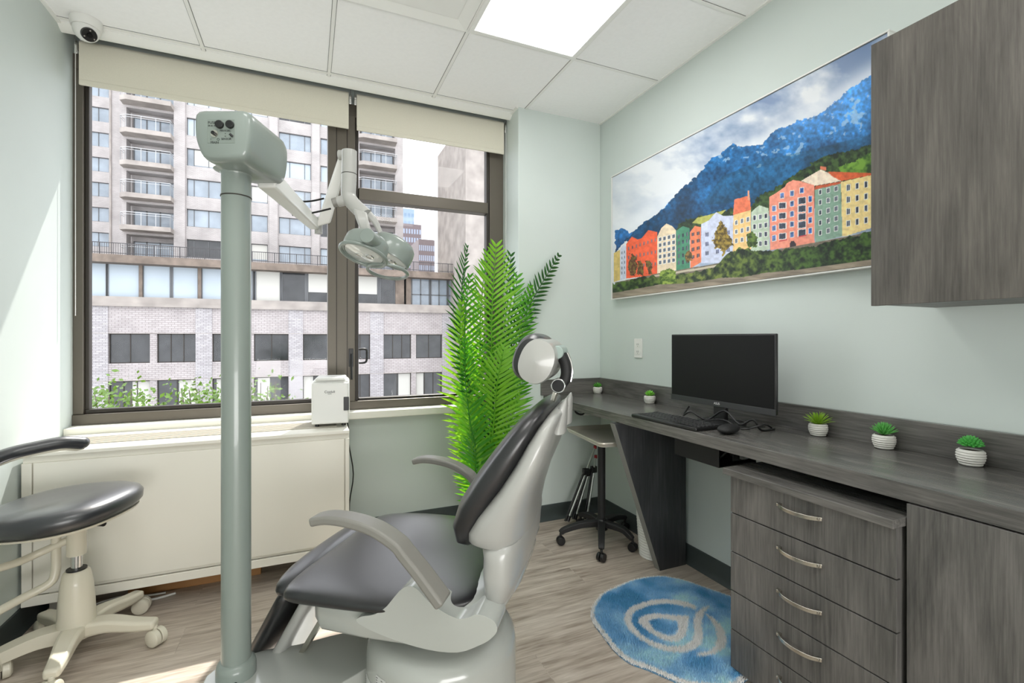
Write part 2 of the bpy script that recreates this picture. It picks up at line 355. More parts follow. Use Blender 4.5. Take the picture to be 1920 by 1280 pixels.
# ================= WINDOW =================
wr = thing('window_1', None, None, (0, 2.8, 0)); wr['kind'] = 'structure'
def wbar(name, x0, x1, z0, z1, d0=-.02, d1=.05, m=M_ALU, bev=.003):
    b = nb(); box(b, x0, x1, d0, d1, z0, z1); return link(name, b, m, wr, smooth=False, bevel=bev)
wbar('bottom_frame', LX, PX, .70, .748, -.03, .06)
wbar('top_frame', LX, PX, 2.33, 2.40)
wbar('side_frame', LX, -.947, .748, 2.33); wbar('side_frame', 1.045, PX, .748, 2.33)
wbar('mullion', .10, .242, .748, 2.33, -.035, .06)
wbar('sash_frame', -.947, -.93, .768, 2.33, -.005, .03, M_ALUD); wbar('sash_frame', -.947, .10, .748, .768, -.005, .03, M_ALUD)
wbar('sash_frame', .242, .262, .748, 2.33, -.015, .03, M_ALUD); wbar('sash_frame', .262, 1.045, .748, .762, -.015, .03, M_ALUD)
wbar('sash_frame', 1.025, 1.045, .762, 2.33, -.015, .03, M_ALUD)
wbar('transom', .262, 1.03, 1.872, 1.938, -.03, .04)
b = nb()
for x in (.145, .20): box(b, x-.002, x+.002, -.037, -.034, .75, 2.33)
link('mullion_groove', b, M_ALUD, wr, smooth=False)
for i, (x0, x1, z0, z1) in enumerate(((-.93, .10, .768, 2.33), (.262, 1.025, .762, 1.872), (.262, 1.025, 1.938, 2.33))):
    b = nb(); box(b, x0, x1, .012, .016, z0, z1); link('pane', b, M_GLASS, wr, smooth=False)
hx = .252; hz = .96   # latch
b = nb(); tube(b, [(hx-.03, -.045, hz+.05), (hx-.032, -.055, hz), (hx-.03, -.05, hz-.09)], .006); link('latch_lever', b, M_BLACK, wr)
b = nb(); box(b, hx-.045, hx-.02, -.04, -.032, hz-.02, hz+.08); link('latch_plate', b, M_BLACK, wr, bevel=.002)
b = nb(); tube(b, [(.262, -.03, 1.035), (.30, -.03, 1.035), (.305, -.03, 1.01), (.30, -.03, .965), (.262, -.03, .96)], .006); link('pull_handle', b, M_BLACK, wr)

# ================= ROLLER BLINDS =================
def blind(x0, x1, lab):
    t = thing('roller_blind', lab, 'blind', ((x0+x1)/2, 2.73, 2.25), 0, 'roller blinds above the window')
    h = (x1-x0)/2
    b = nb(); box(b, -h, h, -.001, .001, .012, .175); link('blind_fabric', b, M_BLIND, t, smooth=False)
    b = nb(); box(b, -h, h, -.005, .006, -.012, .013); link('hem_bar', b, M_BLIND, t, bevel=.003)
    b = nb(); cyl(b, (-h, .02, .175), (h, .02, .175), .021); link('roller', b, M_BLIND, t)
    for s in (-1, 1):
        b = nb(); x = s*(h+.008); box(b, min(x, x+s*.004), max(x, x+s*.004), -.012, .035, .15, .20); box(b, x-.006, x+.006, -.012, -.006, .12, .17); link('bracket', b, M_CHROME, t, bevel=.002)
    return t
bl = blind(-.945, .205, 'wide cream roller blind above the left window pane')
blr = blind(.247, 1.120, 'narrower cream roller blind beside the green pillar')
def chain(x, y, z0, z1, par, ax, side):
    b = nb(); n = int((z1-z0)/.006)
    for k in range(n):
        z = z0+k*.006
        bmesh.ops.create_icosphere(b, subdivisions=1, radius=.0021, matrix=Matrix.Translation((x, y, z)))
    for k in range(n): 
        z = z0+k*.006
    cyl(b, (x, y, z0), (x, y, z1), .0007, n=5)
    o = link('bead_chain', b, M_WHITE, par); return o
chain(-.575-.008, -.012, -1.05, .16, bl, 0, 1)
chain(.4365+.009, -.012, -.75, .16, blr, 0, 1)

# ================= CEILING FIXTURES =================
def panel(x, y, lab, lit=True):
    t = thing('ceiling_light', lab, 'ceiling light', (x, y, H), 0, 'square light panels in the ceiling grid')
    w = .2675
    b = nb()
    if lit:
        for x0, x1, y0, y1 in ((-w, w, -w, -w+.022), (-w, w, w-.022, w), (-w, -w+.022, -w+.022, w-.022), (w-.022, w, -w+.022, w-.022)): box(b, x0, x1, y0, y1, -.009, -.0005)
        link('frame', b, M_GRID, t, smooth=False, bevel=.002)
        b = nb(); box(b, -w+.022, w-.022, -w+.022, w-.022, -.006, -.001); link('diffuser', b, M_PANEL, t, smooth=False)
    else:
        R0 = [Vector((sx*w, sy*w, -.001)) for sx, sy in ((-1,-1),(1,-1),(1,1),(-1,1))]
        R1 = [p*.97+Vector((0,0,-.016)) for p in R0]; R2 = [Vector((p.x*.78, p.y*.78, -.004)) for p in R0]
        ring_loft(b, [R0, R1, R2]); link('frame', b, M_GRID, t, smooth=False)
        b = nb(); box(b, -w*.78, w*.78, -w*.78, w*.78, -.008, -.003); link('diffuser', b, M_GRID, t, smooth=False, bevel=.002)
    return t
M_PANEL = mat('lit_diffuser', (255, 254, 252), .6, emit=PANEL_L)
panel(.9175, 1.7275, 'lit white square ceiling light panel nearest the picture wall')
panel(.375, 1.7275, 'unlit white troffer with sloped rim beside the lit ceiling panel', False)
for x, y, lb_ in ((-.175, .635, 'unseen lit ceiling panel added for light above the viewer, left side'), (.9175, .09, 'unseen lit ceiling panel added for light by the wall cabinet')): panel(x, y, lb_)  # out-of-view panels added to light the room
# dome camera
dp = atZ(163, 52, H)
dc = thing('dome_camera', 'white dome security camera on the ceiling by the left wall', 'security camera', (-.868, 2.578, H))
b = nb(); lathe(b, [(.0, 0), (.054, 0), (.056, -.008), (.054, -.024), (.050, -.036), (.0, -.036)]); link('mount', b, M_WHITE, dc)
b = nb(); superball(b, (0, 0, -.044), .046, .046, .045, 2, 2, 32, 18); link('ball_housing', b, M_WHITE, dc)
dv = Vector((.45, -.62, -.64)).normalized(); q = Vector((0, 0, -.046))
b = nb(); cyl(b, q+dv*.026, q+dv*.047, .029, .026, 28); link('face', b, M_BLACK, dc)
b = nb(); u, v = frame_of(dv)
for a in range(3):
    b = nb(); c = q+dv*.048+(u*math.cos(a*2.1+.6)+v*math.sin(a*2.1+.6))*.019; cyl(b, c-dv*.002, c+dv*.001, .0032, n=10); link('infrared_led', b, M_CHROME, dc)
b = nb(); cyl(b, q+dv*.044, q+dv*.052, .0105, .009, 20); link('lens', b, M_SCREEN, dc)

# ================= RADIATOR COVER + MINI FRIDGE =================
rc = thing('radiator_cover', 'long cream metal radiator cabinet under the left window', 'radiator cover', (-.40, 2.33, 0))
rx0, rx1 = -.975+.40, .178+.40
b = nb(); box(b, rx0, rx1, .012, .352, .135, .655); link('body', b, M_RAD, rc, smooth=False, bevel=.003)
b = nb(); box(b, rx0+.035, rx1-.022, 0, .012, .15, .632); link('front_panel', b, M_RAD, rc, smooth=False, bevel=.002)
b = nb(); box(b, rx0, rx0+.03, .002, .012, .1, .632); box(b, rx1-.018, rx1, .002, .012, .1, .632); box(b, rx0, rx1, -.001, .012, .1, .135); link('frame', b, M_RAD, rc, smooth=False, bevel=.002)
b = nb(); box(b, rx0, rx1, -.006, .354, .655, .672); link('top', b, M_RAD, rc, smooth=False, bevel=.004)
b = nb(); box(b, rx0+.06, rx1-.05, .10, .26, .6725, .6735)
M_GRILL = mat('grille_paint', (196, 190, 178), .5)  # darker cream over the whole grille
for k in range(7): box(b, rx0+.06, rx1-.05, .10+k*.024, .108+k*.024, .6735, .677)
link('vent_grille', b, M_GRILL, rc, smooth=False)
for x in (rx0+.04, rx1-.05): b = nb(); box(b, x-.02, x+.02, .16, .2, 0, .135); link('foot', b, M_RAD, rc, smooth=False)
wb = thing('wood_block', 'raw wooden board lying under the radiator cabinet', 'board', (-.45, 2.52, 0))
b = nb(); box(b, -.25, .25, -.03, .03, 0, .045); link('board', b, M_WOODP, wb, smooth=False, bevel=.002)
cb = nb(); tube(cb, [(-.80, 2.42, .006), (-.72, 2.40, .03), (-.64, 2.41, .03), (-.60, 2.42, .006), (-.52, 2.44, .006)], .005)
tube(cb, [(-.82, 2.46, .006), (-.70, 2.43, .035), (-.62, 2.45, .012), (-.56, 2.46, .006)], .004)
tag(link('loose_cable', cb, M_WHITE), 'white cables coiled on the floor under the radiator cabinet', 'cable')

fr = thing('mini_fridge', 'small white rounded mini fridge on the right end of the radiator cabinet', 'mini fridge', (.107, 2.50, .6775), -.10)
b = nb(); box(b, -.083, .083, -.075, .10, .008, .225); link('body', b, M_WHITE, fr, bevel=.022, seg=4)
b = nb(); box(b, -.083, .083, -.092, -.077, .014, .208); link('door', b, M_WHITE, fr, bevel=.007, seg=3)
b = nb(); box(b, -.068, .068, -.084, .09, .216, .233); link('lid', b, M_WHITE, fr, bevel=.012, seg=3)
b = nb(); box(b, .060, .084, -.0945, -.085, .075, .140); link('handle', b, M_BLACK, fr, bevel=.002)
for x in (-.06, .06):
    for y in (-.06, .08): b = nb(); cyl(b, (x, y, 0), (x, y, .012), .01, n=12); link('foot', b, M_BLACK, fr)
text('wordmark', 'Cooluli', .016, M_TEXT, (-.002, -.0925, .166), (PI/2, 0, 0), fr)
text('wordmark', 'FRIDGE', .005, M_TEXT, (-.002, -.0925, .156), (PI/2, 0, 0), fr)
b = nb(); tube(b, [(.16, 2.58, .70), (.188, 2.56, .66), (.192, 2.55, .56), (.215, 2.56, .40), (.196, 2.56, .25), (.198, 2.57, .08), (.21, 2.6, .006), (.26, 2.66, .006)], .0032)
pc_ = link('power_cord', b, M_BLACK, fr); pc_.matrix_parent_inverse = (Matrix.Translation(fr.location) @ Matrix.Rotation(-.10, 4, 'Z')).inverted()

# ================= DESK =================
DX, DT = 1.30, .755
dk = thing('worktop', 'long grey wood worktop with upstand along the picture wall', 'worktop', (0, 0, 0))
DY0 = -.75
b = nb(); box(b, DX, RX-.0005, DY0, PY-.0005, DT-.042, DT); link('counter_slab', b, M_LAMY, dk, smooth=False, bevel=.0015)
b = nb(); box(b, RX-.02, RX-.001, DY0, PY-.02, DT, .848); link('upstand', b, M_LAMY, dk, smooth=False, bevel=.001)
M_LAMX = laminate('laminate_short_upstand', 0, rough=.4, seed=2)
b = nb(); box(b, DX-.02, RX-.001, PY-.02, PY-.001, DT, .848); link('upstand', b, M_LAMX, dk, smooth=False, bevel=.001)
lg = thing('desk_leg_panel', 'dark tapered leg panel standing between the tray stand and the wall', 'desk leg', (0, 1.80, 0))
b = nb(); prism(b, [(1.527, 0), (1.686, 0), (1.686, .711), (1.300, .711), (1.272, .711)], 'y', -.018, .018); link('panel', b, M_LAMD, lg, smooth=False)
b = nb(); prism(b, [(1.5262, 0), (1.5272, 0), (1.2722, .711), (1.2702, .711)], 'y', -.0185, .0185); link('edge_band', b, mat('edge_band', (128, 128, 124), .4), lg, smooth=False)
ub = thing('undertable_box', 'black steel equipment box mounted under the worktop', 'equipment box', (1.45, 1.36, .60))
b = nb(); box(b, 0, .005, 0, .24, 0, .112); box(b, .005, .20, 0, .24, 0, .004); box(b, .195, .20, 0, .24, .004, .112); box(b, .005, .195, .236, .24, .004, .112); box(b, -.012, .212, 0, .24, .1075, .112)
link('case', b, M_BLACKM, ub, smooth=False)
b = nb(); box(b, .085, .19, .01, .05, .012, .075); link('power_strip', b, M_BLACK, ub, bevel=.003)
b = nb(); box(b, .12, .155, -.004, .012, .02, .05); box(b, .16, .185, -.004, .012, .035, .06); link('plug', b, mat('grey_plug', (150, 152, 150), .5), ub, bevel=.003)
b = nb(); tube(b, [(.02, .03, .02), (.05, .0, .06), (.09, .02, .03), (.12, -.0, .07), (.16, .02, .05)], .004); tube(b, [(.03, .02, .08), (.07, -.01, .05), (.11, .0, .08)], .003); link('cable', b, M_BLACK, ub)

# mobile drawer unit
du = thing('drawer_unit', 'grey wood pedestal with five drawers under the worktop', 'drawer unit', (1.27, .905, 0))
dy = .238; b = nb(); box(b, .02, .42, -dy+.004, dy-.004, .03, .655); link('carcass', b, M_LAMZ, du, smooth=False)
b = nb(); box(b, -.022, .425, -dy-.005, dy+.012, .655, .676); link('top', b, M_LAMY, du, smooth=False, bevel=.0015)
dh = .1262
for k in range(5):
    z1 = .655-k*dh; z0 = z1-dh+.003
    b = nb(); box(b, 0, .019, -dy, dy, z0+.0005, z1); d = link('drawer', b, M_LAMZ, du, smooth=False, bevel=.0012)
    zc = (z0+z1)/2+.02; yc = .002+.0 
    b = nb(); sweep_rect(b, [(-.003, yc+.066, zc), (-.020, yc+.04, zc-.002), (-.026, yc, zc-.003), (-.020, yc-.04, zc-.002), (-.003, yc-.066, zc)], .011, .0035, (0, 0, 1), k=5)
    for s in (-1, 1): box(b, -.012, .001, yc+s*.058-.005, yc+s*.058+.005, zc-.004, zc+.004)
    link('handle', b, M_STEEL, d, bevel=.0008)
for x in (.05, .36):
    for y in (-.19, .19):
        b = nb(); cyl(b, (x-.01, y, .015), (x+.01, y, .015), .015, n=16); link('caster', b, M_BLACK, du)
# cabinet at the right
cu = thing('base_cabinet', 'grey wood base cabinet with plain doors right of the drawers', 'base cabinet', (1.296, 0, 0))
b = nb(); box(b, .02, .395, DY0, .6605, .0, .712); link('carcass', b, M_LAMZ, cu, smooth=False)
b = nb(); box(b, 0, .019, .215, .660, .06, .710); link('door', b, M_LAMZ, cu, smooth=False, bevel=.001)
b = nb(); box(b, 0, .019, -.25, .212, .06, .710); link('door', b, M_LAMZ, cu, smooth=False, bevel=.001)
uc = thing('wall_cabinet', 'brown grey upper wall cabinet with plain door beside the picture', 'wall cabinet', (1.40, .796, 1.186))
b = nb(); box(b, .0205, RX-1.4-.001, -1.3, -.0005, .003, .70); link('carcass', b, M_LAMH, uc, smooth=False)
for y0, y1 in ((-.58, 0), (-1.165, -.583)):
    b = nb(); box(b, 0, .019, y0, y1, 0, .705); link('door', b, M_LAMH, uc, smooth=False, bevel=.001)

# ================= COMPUTER =================
mo = thing('computer_monitor', 'black widescreen monitor switched off on the worktop', 'monitor', (1.515, 1.43, DT))
b = nb(); box(b, 0, .012, -.262, .262, .070, .360); box(b, .012, .035, -.16, .16, .10, .33); link('case', b, M_BLACK, mo, bevel=.003)
b = nb(); box(b, -.001, .001, -.255, .255, .092, .354); link('screen', b, M_SCREEN, mo, smooth=False)
b = nb(); box(b, -.002, .002, -.262, .262, .068, .091); link('chin_bezel', b, mat('bezel_grey', (46, 47, 49), .38), mo, smooth=False, bevel=.001)
text('wordmark', 'ASUS', .013, M_TEXTW, (-.0025, 0, .080), (PI/2, 0, -PI/2), mo, .0002)
b = nb(); box(b, .01, .03, -.03, .03, .006, .12); link('stand_neck', b, M_BLACK, mo, bevel=.004)
b = nb(); lathe(b, [(0, .001), (.098, .001), (.1, .004), (.096, .009), (.02, .012), (0, .012)], (.02, 0, 0), n=40, sx=.85); link('stand_foot', b, M_BLACK, mo)
b = nb()
tube(b, [(1.53, 1.60, DT+.045), (1.48, 1.58, DT+.012), (1.475, 1.53, DT+.035), (1.49, 1.46, DT+.012), (1.50, 1.38, DT+.06), (1.49, 1.30, DT+.02), (1.50, 1.25, DT+.045), (1.53, 1.24, DT+.005), (1.60, 1.24, DT+.005)], .0038)
tube(b, [(1.48, 1.55, DT+.006), (1.45, 1.47, DT+.006), (1.47, 1.36, DT+.03), (1.47, 1.27, DT+.008), (1.52, 1.22, DT+.03), (1.60, 1.25, DT+.005)], .003)
tag(link('monitor_cable', b, M_BLACK), 'tangled black cables around the foot of the monitor', 'cable')
kb = thing('keyboard', 'slim black keyboard at the front of the worktop', 'keyboard', (1.372, 1.515, DT), .035)
b = nb(); box(b, -.072, .072, -.182, .182, .0, .014); link('body', b, M_BLACK, kb, bevel=.004)
b = nb()
rnd = random.Random(2)
for r in range(6):
    y = -.176; x = .058-r*.0195
    while y < .165:
        w_ = .0165 if not (r == 5 and -.02 < y < .06) else .075
        if y+w_ > .177: break
        box(b, x-.0082, x+.0082, y, y+w_, .012, .0165); y += w_+.0025
        if r == 0 and abs(y+.08) < .008: y += .012
link('keys', b, mat('key_black', (38, 38, 40), .45), kb, smooth=False, bevel=.0015, seg=1)
b = nb(); tube(b, [(1.43, 1.45, DT+.008), (1.47, 1.38, DT+.006), (1.50, 1.32, DT+.006), (1.60, 1.28, DT+.006)], .0022)
pc_ = link('cable', b, M_BLACK, kb); pc_.matrix_parent_inverse = (Matrix.Translation(kb.location) @ Matrix.Rotation(.035, 4, 'Z')).inverted()
ms = thing('computer_mouse', 'small black computer mouse beside the keyboard', 'mouse', (1.392, 1.262, DT), .2)
b = nb(); superball(b, (0, 0, .0175), .052, .029, .0172, 2.3, 2.0, 32, 14); link('shell', b, M_BLACKM, ms)
b = nb(); cyl(b, (.022, -.003, .031), (.022, .003, .031), .006, n=14); link('scroll_wheel', b, M_BLACK, ms)

# ================= SUCCULENTS =================
def pot_mesh(r, hh):
    b = nb(); prof = [(0, 0), (r*.62, 0)]; n = 6
    for k in range(n+1):
        t = k/n; base = r*(.66+.36*math.sin(PI*(.14+.62*t))); z = hh*(.05+.9*t)
        prof += [(base*1.0, z), (base*1.05, z+hh*.06), (base*1.0, z+hh*.12)] if k < n else [(base*.98, z), (base*.95, hh), (base*.86, hh), (base*.84, hh*.86), (0, hh*.86)]
    lathe(b, prof, n=40); return b
def leafcone(b, base, tip, w, th, curl=0):
    base, tip = Vector(base), Vector(tip); d = tip-base; u, v = frame_of(d)
    rings = []
    for t, k in ((0, .45), (.3, .95), (.6, 1), (.85, .6), (1, .08)):
        c = base+d*t+Vector((0, 0, curl*math.sin(t*PI)))
        rings.append([c+(u*math.cos(2*PI*i/6)*w+v*math.sin(2*PI*i/6)*th)*k for i in range(6)])
    ring_loft(b, rings)
sucs = [(1.655, 2.500, .028, .040, 'rosette', (96, 178, 66), 'tiny succulent in ribbed white pot at the far desk corner'),
        (1.655, 2.010, .029, .041, 'round', (136, 212, 76), 'small round leaved succulent in white pot left of the monitor'),
        (1.655, 1.112, .029, .043, 'grass', (160, 206, 60), 'spiky grass like succulent in ribbed white pot right of the monitor'),
        (1.652, .902, .0295, .043, 'spike', (112, 196, 100), 'pointed star shaped succulent in ribbed white pot between two others'),
        (1.650, .690, .0295, .043, 'bud', (92, 190, 90), 'bushy blunt leaved succulent in ribbed white pot nearest the viewer')]
for x, y, r, hh, kind, c, lab in sucs:
    t = thing('potted_succulent', lab, 'potted plant', (x, y, DT), random.random()*6, 'succulents in ribbed white pots along the worktop')
    link('pot', pot_mesh(r, hh), M_POT, t)
    b = nb(); lathe(b, [(0, hh*.86), (r*.84, hh*.86), (r*.8, hh*.9), (0, hh*.93)], n=24); link('soil', b, M_SOIL, t)
    b = nb(); R_ = random.Random(int(y*100)); z0 = hh*.9
    if kind == 'grass':
        for k in range(46):
            a = k*2.4; e = .25+1.05*(k/46); L_ = r*1.75*(1-.12*R_.random()); bs = Vector((math.cos(a), math.sin(a), 0))*r*.22*(k/46)
            d = Vector((math.cos(a)*math.sin(e), math.sin(a)*math.sin(e), math.cos(e))); leafcone(b, bs+Vector((0, 0, z0)), bs+Vector((0, 0, z0))+d*L_, .0022, .0012, .004)
    elif kind == 'spike':
        for k in range(52):
            a = k*2.4; e = .08+1.15*(k/52); L_ = r*1.4; d = Vector((math.cos(a)*math.sin(e), math.sin(a)*math.sin(e), math.cos(e)))
            leafcone(b, (0, 0, z0+.003), Vector((0, 0, z0+.003))+d*L_, .0030, .0022)
    elif kind == 'bud':
        for k in range(60):
            a = k*2.4; e = 1.5*math.sqrt(k/60); d = Vector((math.cos(a)*math.sin(e), math.sin(a)*math.sin(e), math.cos(e)))
            c0 = Vector((0, 0, z0+.014)); leafcone(b, c0+d*r*.2, c0+d*r*.98, .0046, .0040)
    else:
        n = 26
        for k in range(n):
            a = k*2.4; e = .2+1.15*math.sqrt(k/n); d = Vector((math.cos(a)*math.sin(e), math.sin(a)*math.sin(e), math.cos(e)))
            leafcone(b, (0, 0, z0), Vector((0, 0, z0+.006))+d*r*(1.05 if kind == 'rosette' else 1.0), .0042 if kind == 'rosette' else .0062, .0035)
    link('leaves', b, leaf_mat('succulent_'+kind, c, .15, .18), t)

# wall outlet
ol = thing('wall_outlet', 'white double wall outlet on the mint wall left of the monitor', 'outlet', (RX, 2.166, 1.041))
b = nb(); box(b, -.006, -.0005, -.034, .034, -.054, .054); link('cover_plate', b, M_WHITE, ol, bevel=.002)
for s in (-1, 1):
    b = nb(); box(b, -.008, -.005, -.016, .016, s*.02-.0145, s*.02+.0145); r_ = link('receptacle', b, M_WHITE, ol, bevel=.002)
    b = nb(); box(b, -.0086, -.0078, -.007, -.005, s*.02-.003, s*.02+.006); box(b, -.0086, -.0078, .005, .007, s*.02-.003, s*.02+.006); cyl(b, (-.0086, 0, s*.02-.008), (-.0078, 0, s*.02-.008), .002, n=8); link('slots', b, M_TEXT, r_, smooth=False)

# ================= PICTURE =================
PXX = 1.676
pa, pb_ = atX(1152, 338, PXX), atX(1152, 556, PXX)
py1 = 2.372; py0 = .905; pz0, pz1 = 1.335, 2.058
pf = thing('framed_picture', 'large wide panorama print of a colourful riverside town and mountains', 'picture', (RX, (py0+py1)/2, (pz0+pz1)/2))
hy_, hz_ = (py1-py0)/2, (pz1-pz0)/2
b = nb(); f = .012; D0, D1 = -.036, -.001
for y0, y1, z0, z1 in ((-hy_-f, hy_+f, hz_+.002, hz_+.008), (-hy_-f, hy_+f, -hz_-.008, -hz_-.002), (-hy_-.008, -hy_-.002, -hz_-.002, hz_+.002), (hy_+.002, hy_+.008, -hz_-.002, hz_+.002)):
    box(b, D0, D1, max(y0, -hy_-.008), min(y1, hy_+.008), z0, z1)
link('frame', b, mat('frame_white', (226, 226, 222), .35), pf, smooth=False, bevel=.001)
b = nb(); box(b, -.029, -.004, -hy_-.002, hy_+.002, -hz_-.002, hz_+.002); link('backing', b, M_BLACKM, pf, smooth=False)
# the print, painted vertex by vertex
NU, NV = 760, 380
yy = np.linspace(hy_, -hy_, NU); zz = np.linspace(-hz_, hz_, NV)
YY, ZZ = np.meshgrid(yy+(py0+py1)/2, zz+(pz0+pz1)/2)
DD = PXX*SA+YY*CA; XP = 960+F_PX*(PXX*CA-YY*SA)/DD; YP = HOR-F_PX*(ZZ-CAMH)/DD      # where each point of the print reads in my sketch of it
rs = np.random.RandomState(3)
def vnoise(x, y, s, seed):
    t = np.random.RandomState(seed).rand(64, 64); x = x/s+100; y = y/s+100
    xi, yi = np.floor(x).astype(int), np.floor(y).astype(int); fx_, fy_ = x-xi, y-yi; fx_ = fx_*fx_*(3-2*fx_); fy_ = fy_*fy_*(3-2*fy_)
    g = lambda a, c: t[a % 64, c % 64]
    return (g(xi, yi)*(1-fx_)+g(xi+1, yi)*fx_)*(1-fy_)+(g(xi, yi+1)*(1-fx_)+g(xi+1, yi+1)*fx_)*fy_
def fbm(x, y, s, seed, o=4): return sum(vnoise(x, y, s/2**k, seed+k)*.5**k for k in range(o))/sum(.5**k for k in range(o))
C = np.zeros(XP.shape+(3,))
def S(mask, c, n=None, amt=0):
    c = np.array(c, float)
    if n is None: C[mask] = c
    else: C[mask] = np.clip(c*(1+amt*(n[mask][:, None]-.5)), 0, 255)
def inside(poly, wob=0):
    XQ = XP+wob*WX; YQ = YP+wob*WY_
    m = np.zeros(XP.shape, bool); n = len(poly)
    for i in range(n):
        x0, y0 = poly[i]; x1, y1 = poly[(i+1) % n]
        if y0 == y1: continue
        c = ((YQ > min(y0, y1)) & (YQ <= max(y0, y1))) & (XQ < x0+(YQ-y0)*(x1-x0)/(y1-y0)); m ^= c
    return m
WX = (fbm(XP, YP, 5, 301, 3)-.5)*9; WY_ = (fbm(XP, YP, 5, 311, 3)-.5)*9
z7 = lambda P: [(1120+x/2.56, 80+y/2.56) for x, y in P]
z6 = lambda P: [(1120+x/5.335, 330+y/5.335) for x, y in P]
z8 = lambda P: [(1370+x/4.922, 280+y/4.922) for x, y in P]
cl = fbm(XP, YP*1.7, 95, 5, 6)*.75+fbm(XP+40, YP*1.3, 24, 15, 4)*.25; q = np.clip((cl-.36)*3.4, 0, 1)[..., None]; diag = np.clip((XP-1300)/330, 0, 1)[..., None]
C[:] = (np.array([112, 138, 178])*(1-q)+np.array([226, 230, 236])*q)*(1-.10*diag)
lb = np.clip((1330-XP)/200, 0, .75)[..., None]; C[:] = C*(1-lb)+np.array([216, 220, 224])*lb*(.9+.14*cl[..., None])
lb = (np.exp(-((YP-(300-.62*(XP-1380)))/26)**2)*.75)[..., None]; C[:] = C*(1-lb)+np.array([228, 232, 238])*lb
n1 = fbm(XP, YP, 40, 11, 5); n2 = fbm(XP+YP*.6, YP-XP*.3, 14, 21, 4); n3 = fbm(XP, YP, 5, 31, 3)
def mount(poly, top, bot, ylo, yhi):
    m = inside(poly, .7); t = np.clip((YP-ylo)/(yhi-ylo), 0, 1)[..., None]
    c = (np.array(top)*(1-t)+np.array(bot)*t)*(.55+.85*n1[..., None])*(.66+.68*n3[..., None])*(.8+.4*n2[..., None]); C[m] = np.clip(c[m], 0, 255)
mount(z7([(85,900),(120,890),(165,915),(85,1010)]), (40,105,165), (25,70,120), 425, 480)
mount(z7([(300,810),(380,728),(420,740),(300,830)]), (100,150,195), (90,140,185), 360, 410)
mount(z7([(130,950),(165,915),(220,865),(290,820),(345,770),(400,700),(480,640),(545,555),(600,530),(650,483),(685,500),(720,493),(790,490),(830,440),(860,415),(905,405),(960,375),(1010,360),(1080,335),(1140,285),(1210,220),(1250,200),(1320,150),(1320,760),(760,830),(300,1000)]), (52,128,196), (16,62,98), 230, 430)
mm = inside(z7([(540,560),(650,500),(790,500),(960,400),(1210,240),(1320,200),(1320,420),(900,560),(640,640)]))
snow = mm & (n2 > .66) & (n1 > .45); C[snow] = C[snow]*.35+np.array([170, 195, 218])*.65
mm = inside(z7([(600,640),(800,560),(1000,520),(1320,440),(1320,520),(1000,640),(750,760),(500,780)])); C[mm] = C[mm]*.72+np.array([20, 60, 70])*.28
def foliage(poly, c1, c2, s=7, seed=41):
    m = inside(poly, 1); n = fbm(XP, YP, s, seed, 3)*.7+n3*.3; q = np.clip((n-.35)*3.3, 0, 1)[..., None]; c = np.array(c1)*(1-q)+np.array(c2)*q; C[m] = c[m]
foliage(z7([(735,790),(770,740),(820,715),(870,690),(900,665),(950,630),(1000,600),(1040,570),(1100,540),(1160,525),(1215,520),(1320,485),(1320,700),(740,830)]), (22,38,24), (66,92,48))
foliage(z7([(1150,600),(1230,570),(1320,520),(1320,640),(1180,640)]), (40,72,30), (120,165,60), 16, 55)
foliage(z7([(385,870),(450,840),(560,820),(650,790),(650,880),(385,900)]), (26,44,26), (74,98,50))
S(inside(z7([(455,865),(480,840),(560,820),(620,800),(560,860),(500,870)])), (176,178,92), n3, .3)
houses = [(z6([(165,770),(228,735),(228,1040),(165,1060)]), (205,180,110)), (z6([(228,745),(255,690),(287,702),(288,1025),(228,1040)]), (196,202,220)),
 (z6([(288,680),(345,605),(405,635),(445,620),(510,540),(600,560),(600,985),(288,1025)]), (236,98,62)), (z6([(600,605),(640,520),(690,475),(750,500),(785,540),(790,940),(600,985)]), (233,214,184)),
 (z6([(790,545),(855,500),(922,520),(925,930),(790,945)]), (72,138,108)), (z6([(928,560),(975,498),(1035,510),(1040,860),(930,925)]), (238,132,92)),
 (z6([(1040,480),(1120,440),(1160,390),(1190,360),(1260,400),(1360,395),(1366,800),(1240,870),(1040,870)]), (204,211,236)),
 (z8([(25,600),(185,560),(190,920),(20,960)]), (240,202,138)), (z8([(190,580),(225,545),(265,515),(350,545),(360,925),(190,950)]), (188,204,184)),
 (z8([(650,290),(830,185),(1000,260),(1030,290),(780,335)]), (238,220,200)),
 (z8([(355,440),(430,395),(500,345),(520,310),(575,283),(640,292),(770,330),(775,865),(365,930)]), (241,152,130)),
 (z8([(775,365),(1015,305),(1030,800),(780,860)]), (136,168,150)), (z8([(1018,300),(1295,238),(1295,725),(1060,800),(1030,800)]), (241,216,150))]
for P, c in houses: S(inside(P), c, n3, .22)
S(inside(z8([(35,462),(175,425),(187,560),(22,605)])), (232,122,88), n3, .3); S(inside(z8([(158,380),(172,380),(175,470),(158,470)])), (222,160,130))
S(inside(z8([(775,372),(782,338),(1010,298),(1018,315)])), (196,92,62), n3, .3); S(inside(z8([(895,205),(1295,218),(1295,238),(1020,292),(930,245)])), (214,98,58), n3, .3)
S(inside(z8([(825,155),(885,165),(880,195),(830,185)])), (212,120,90))
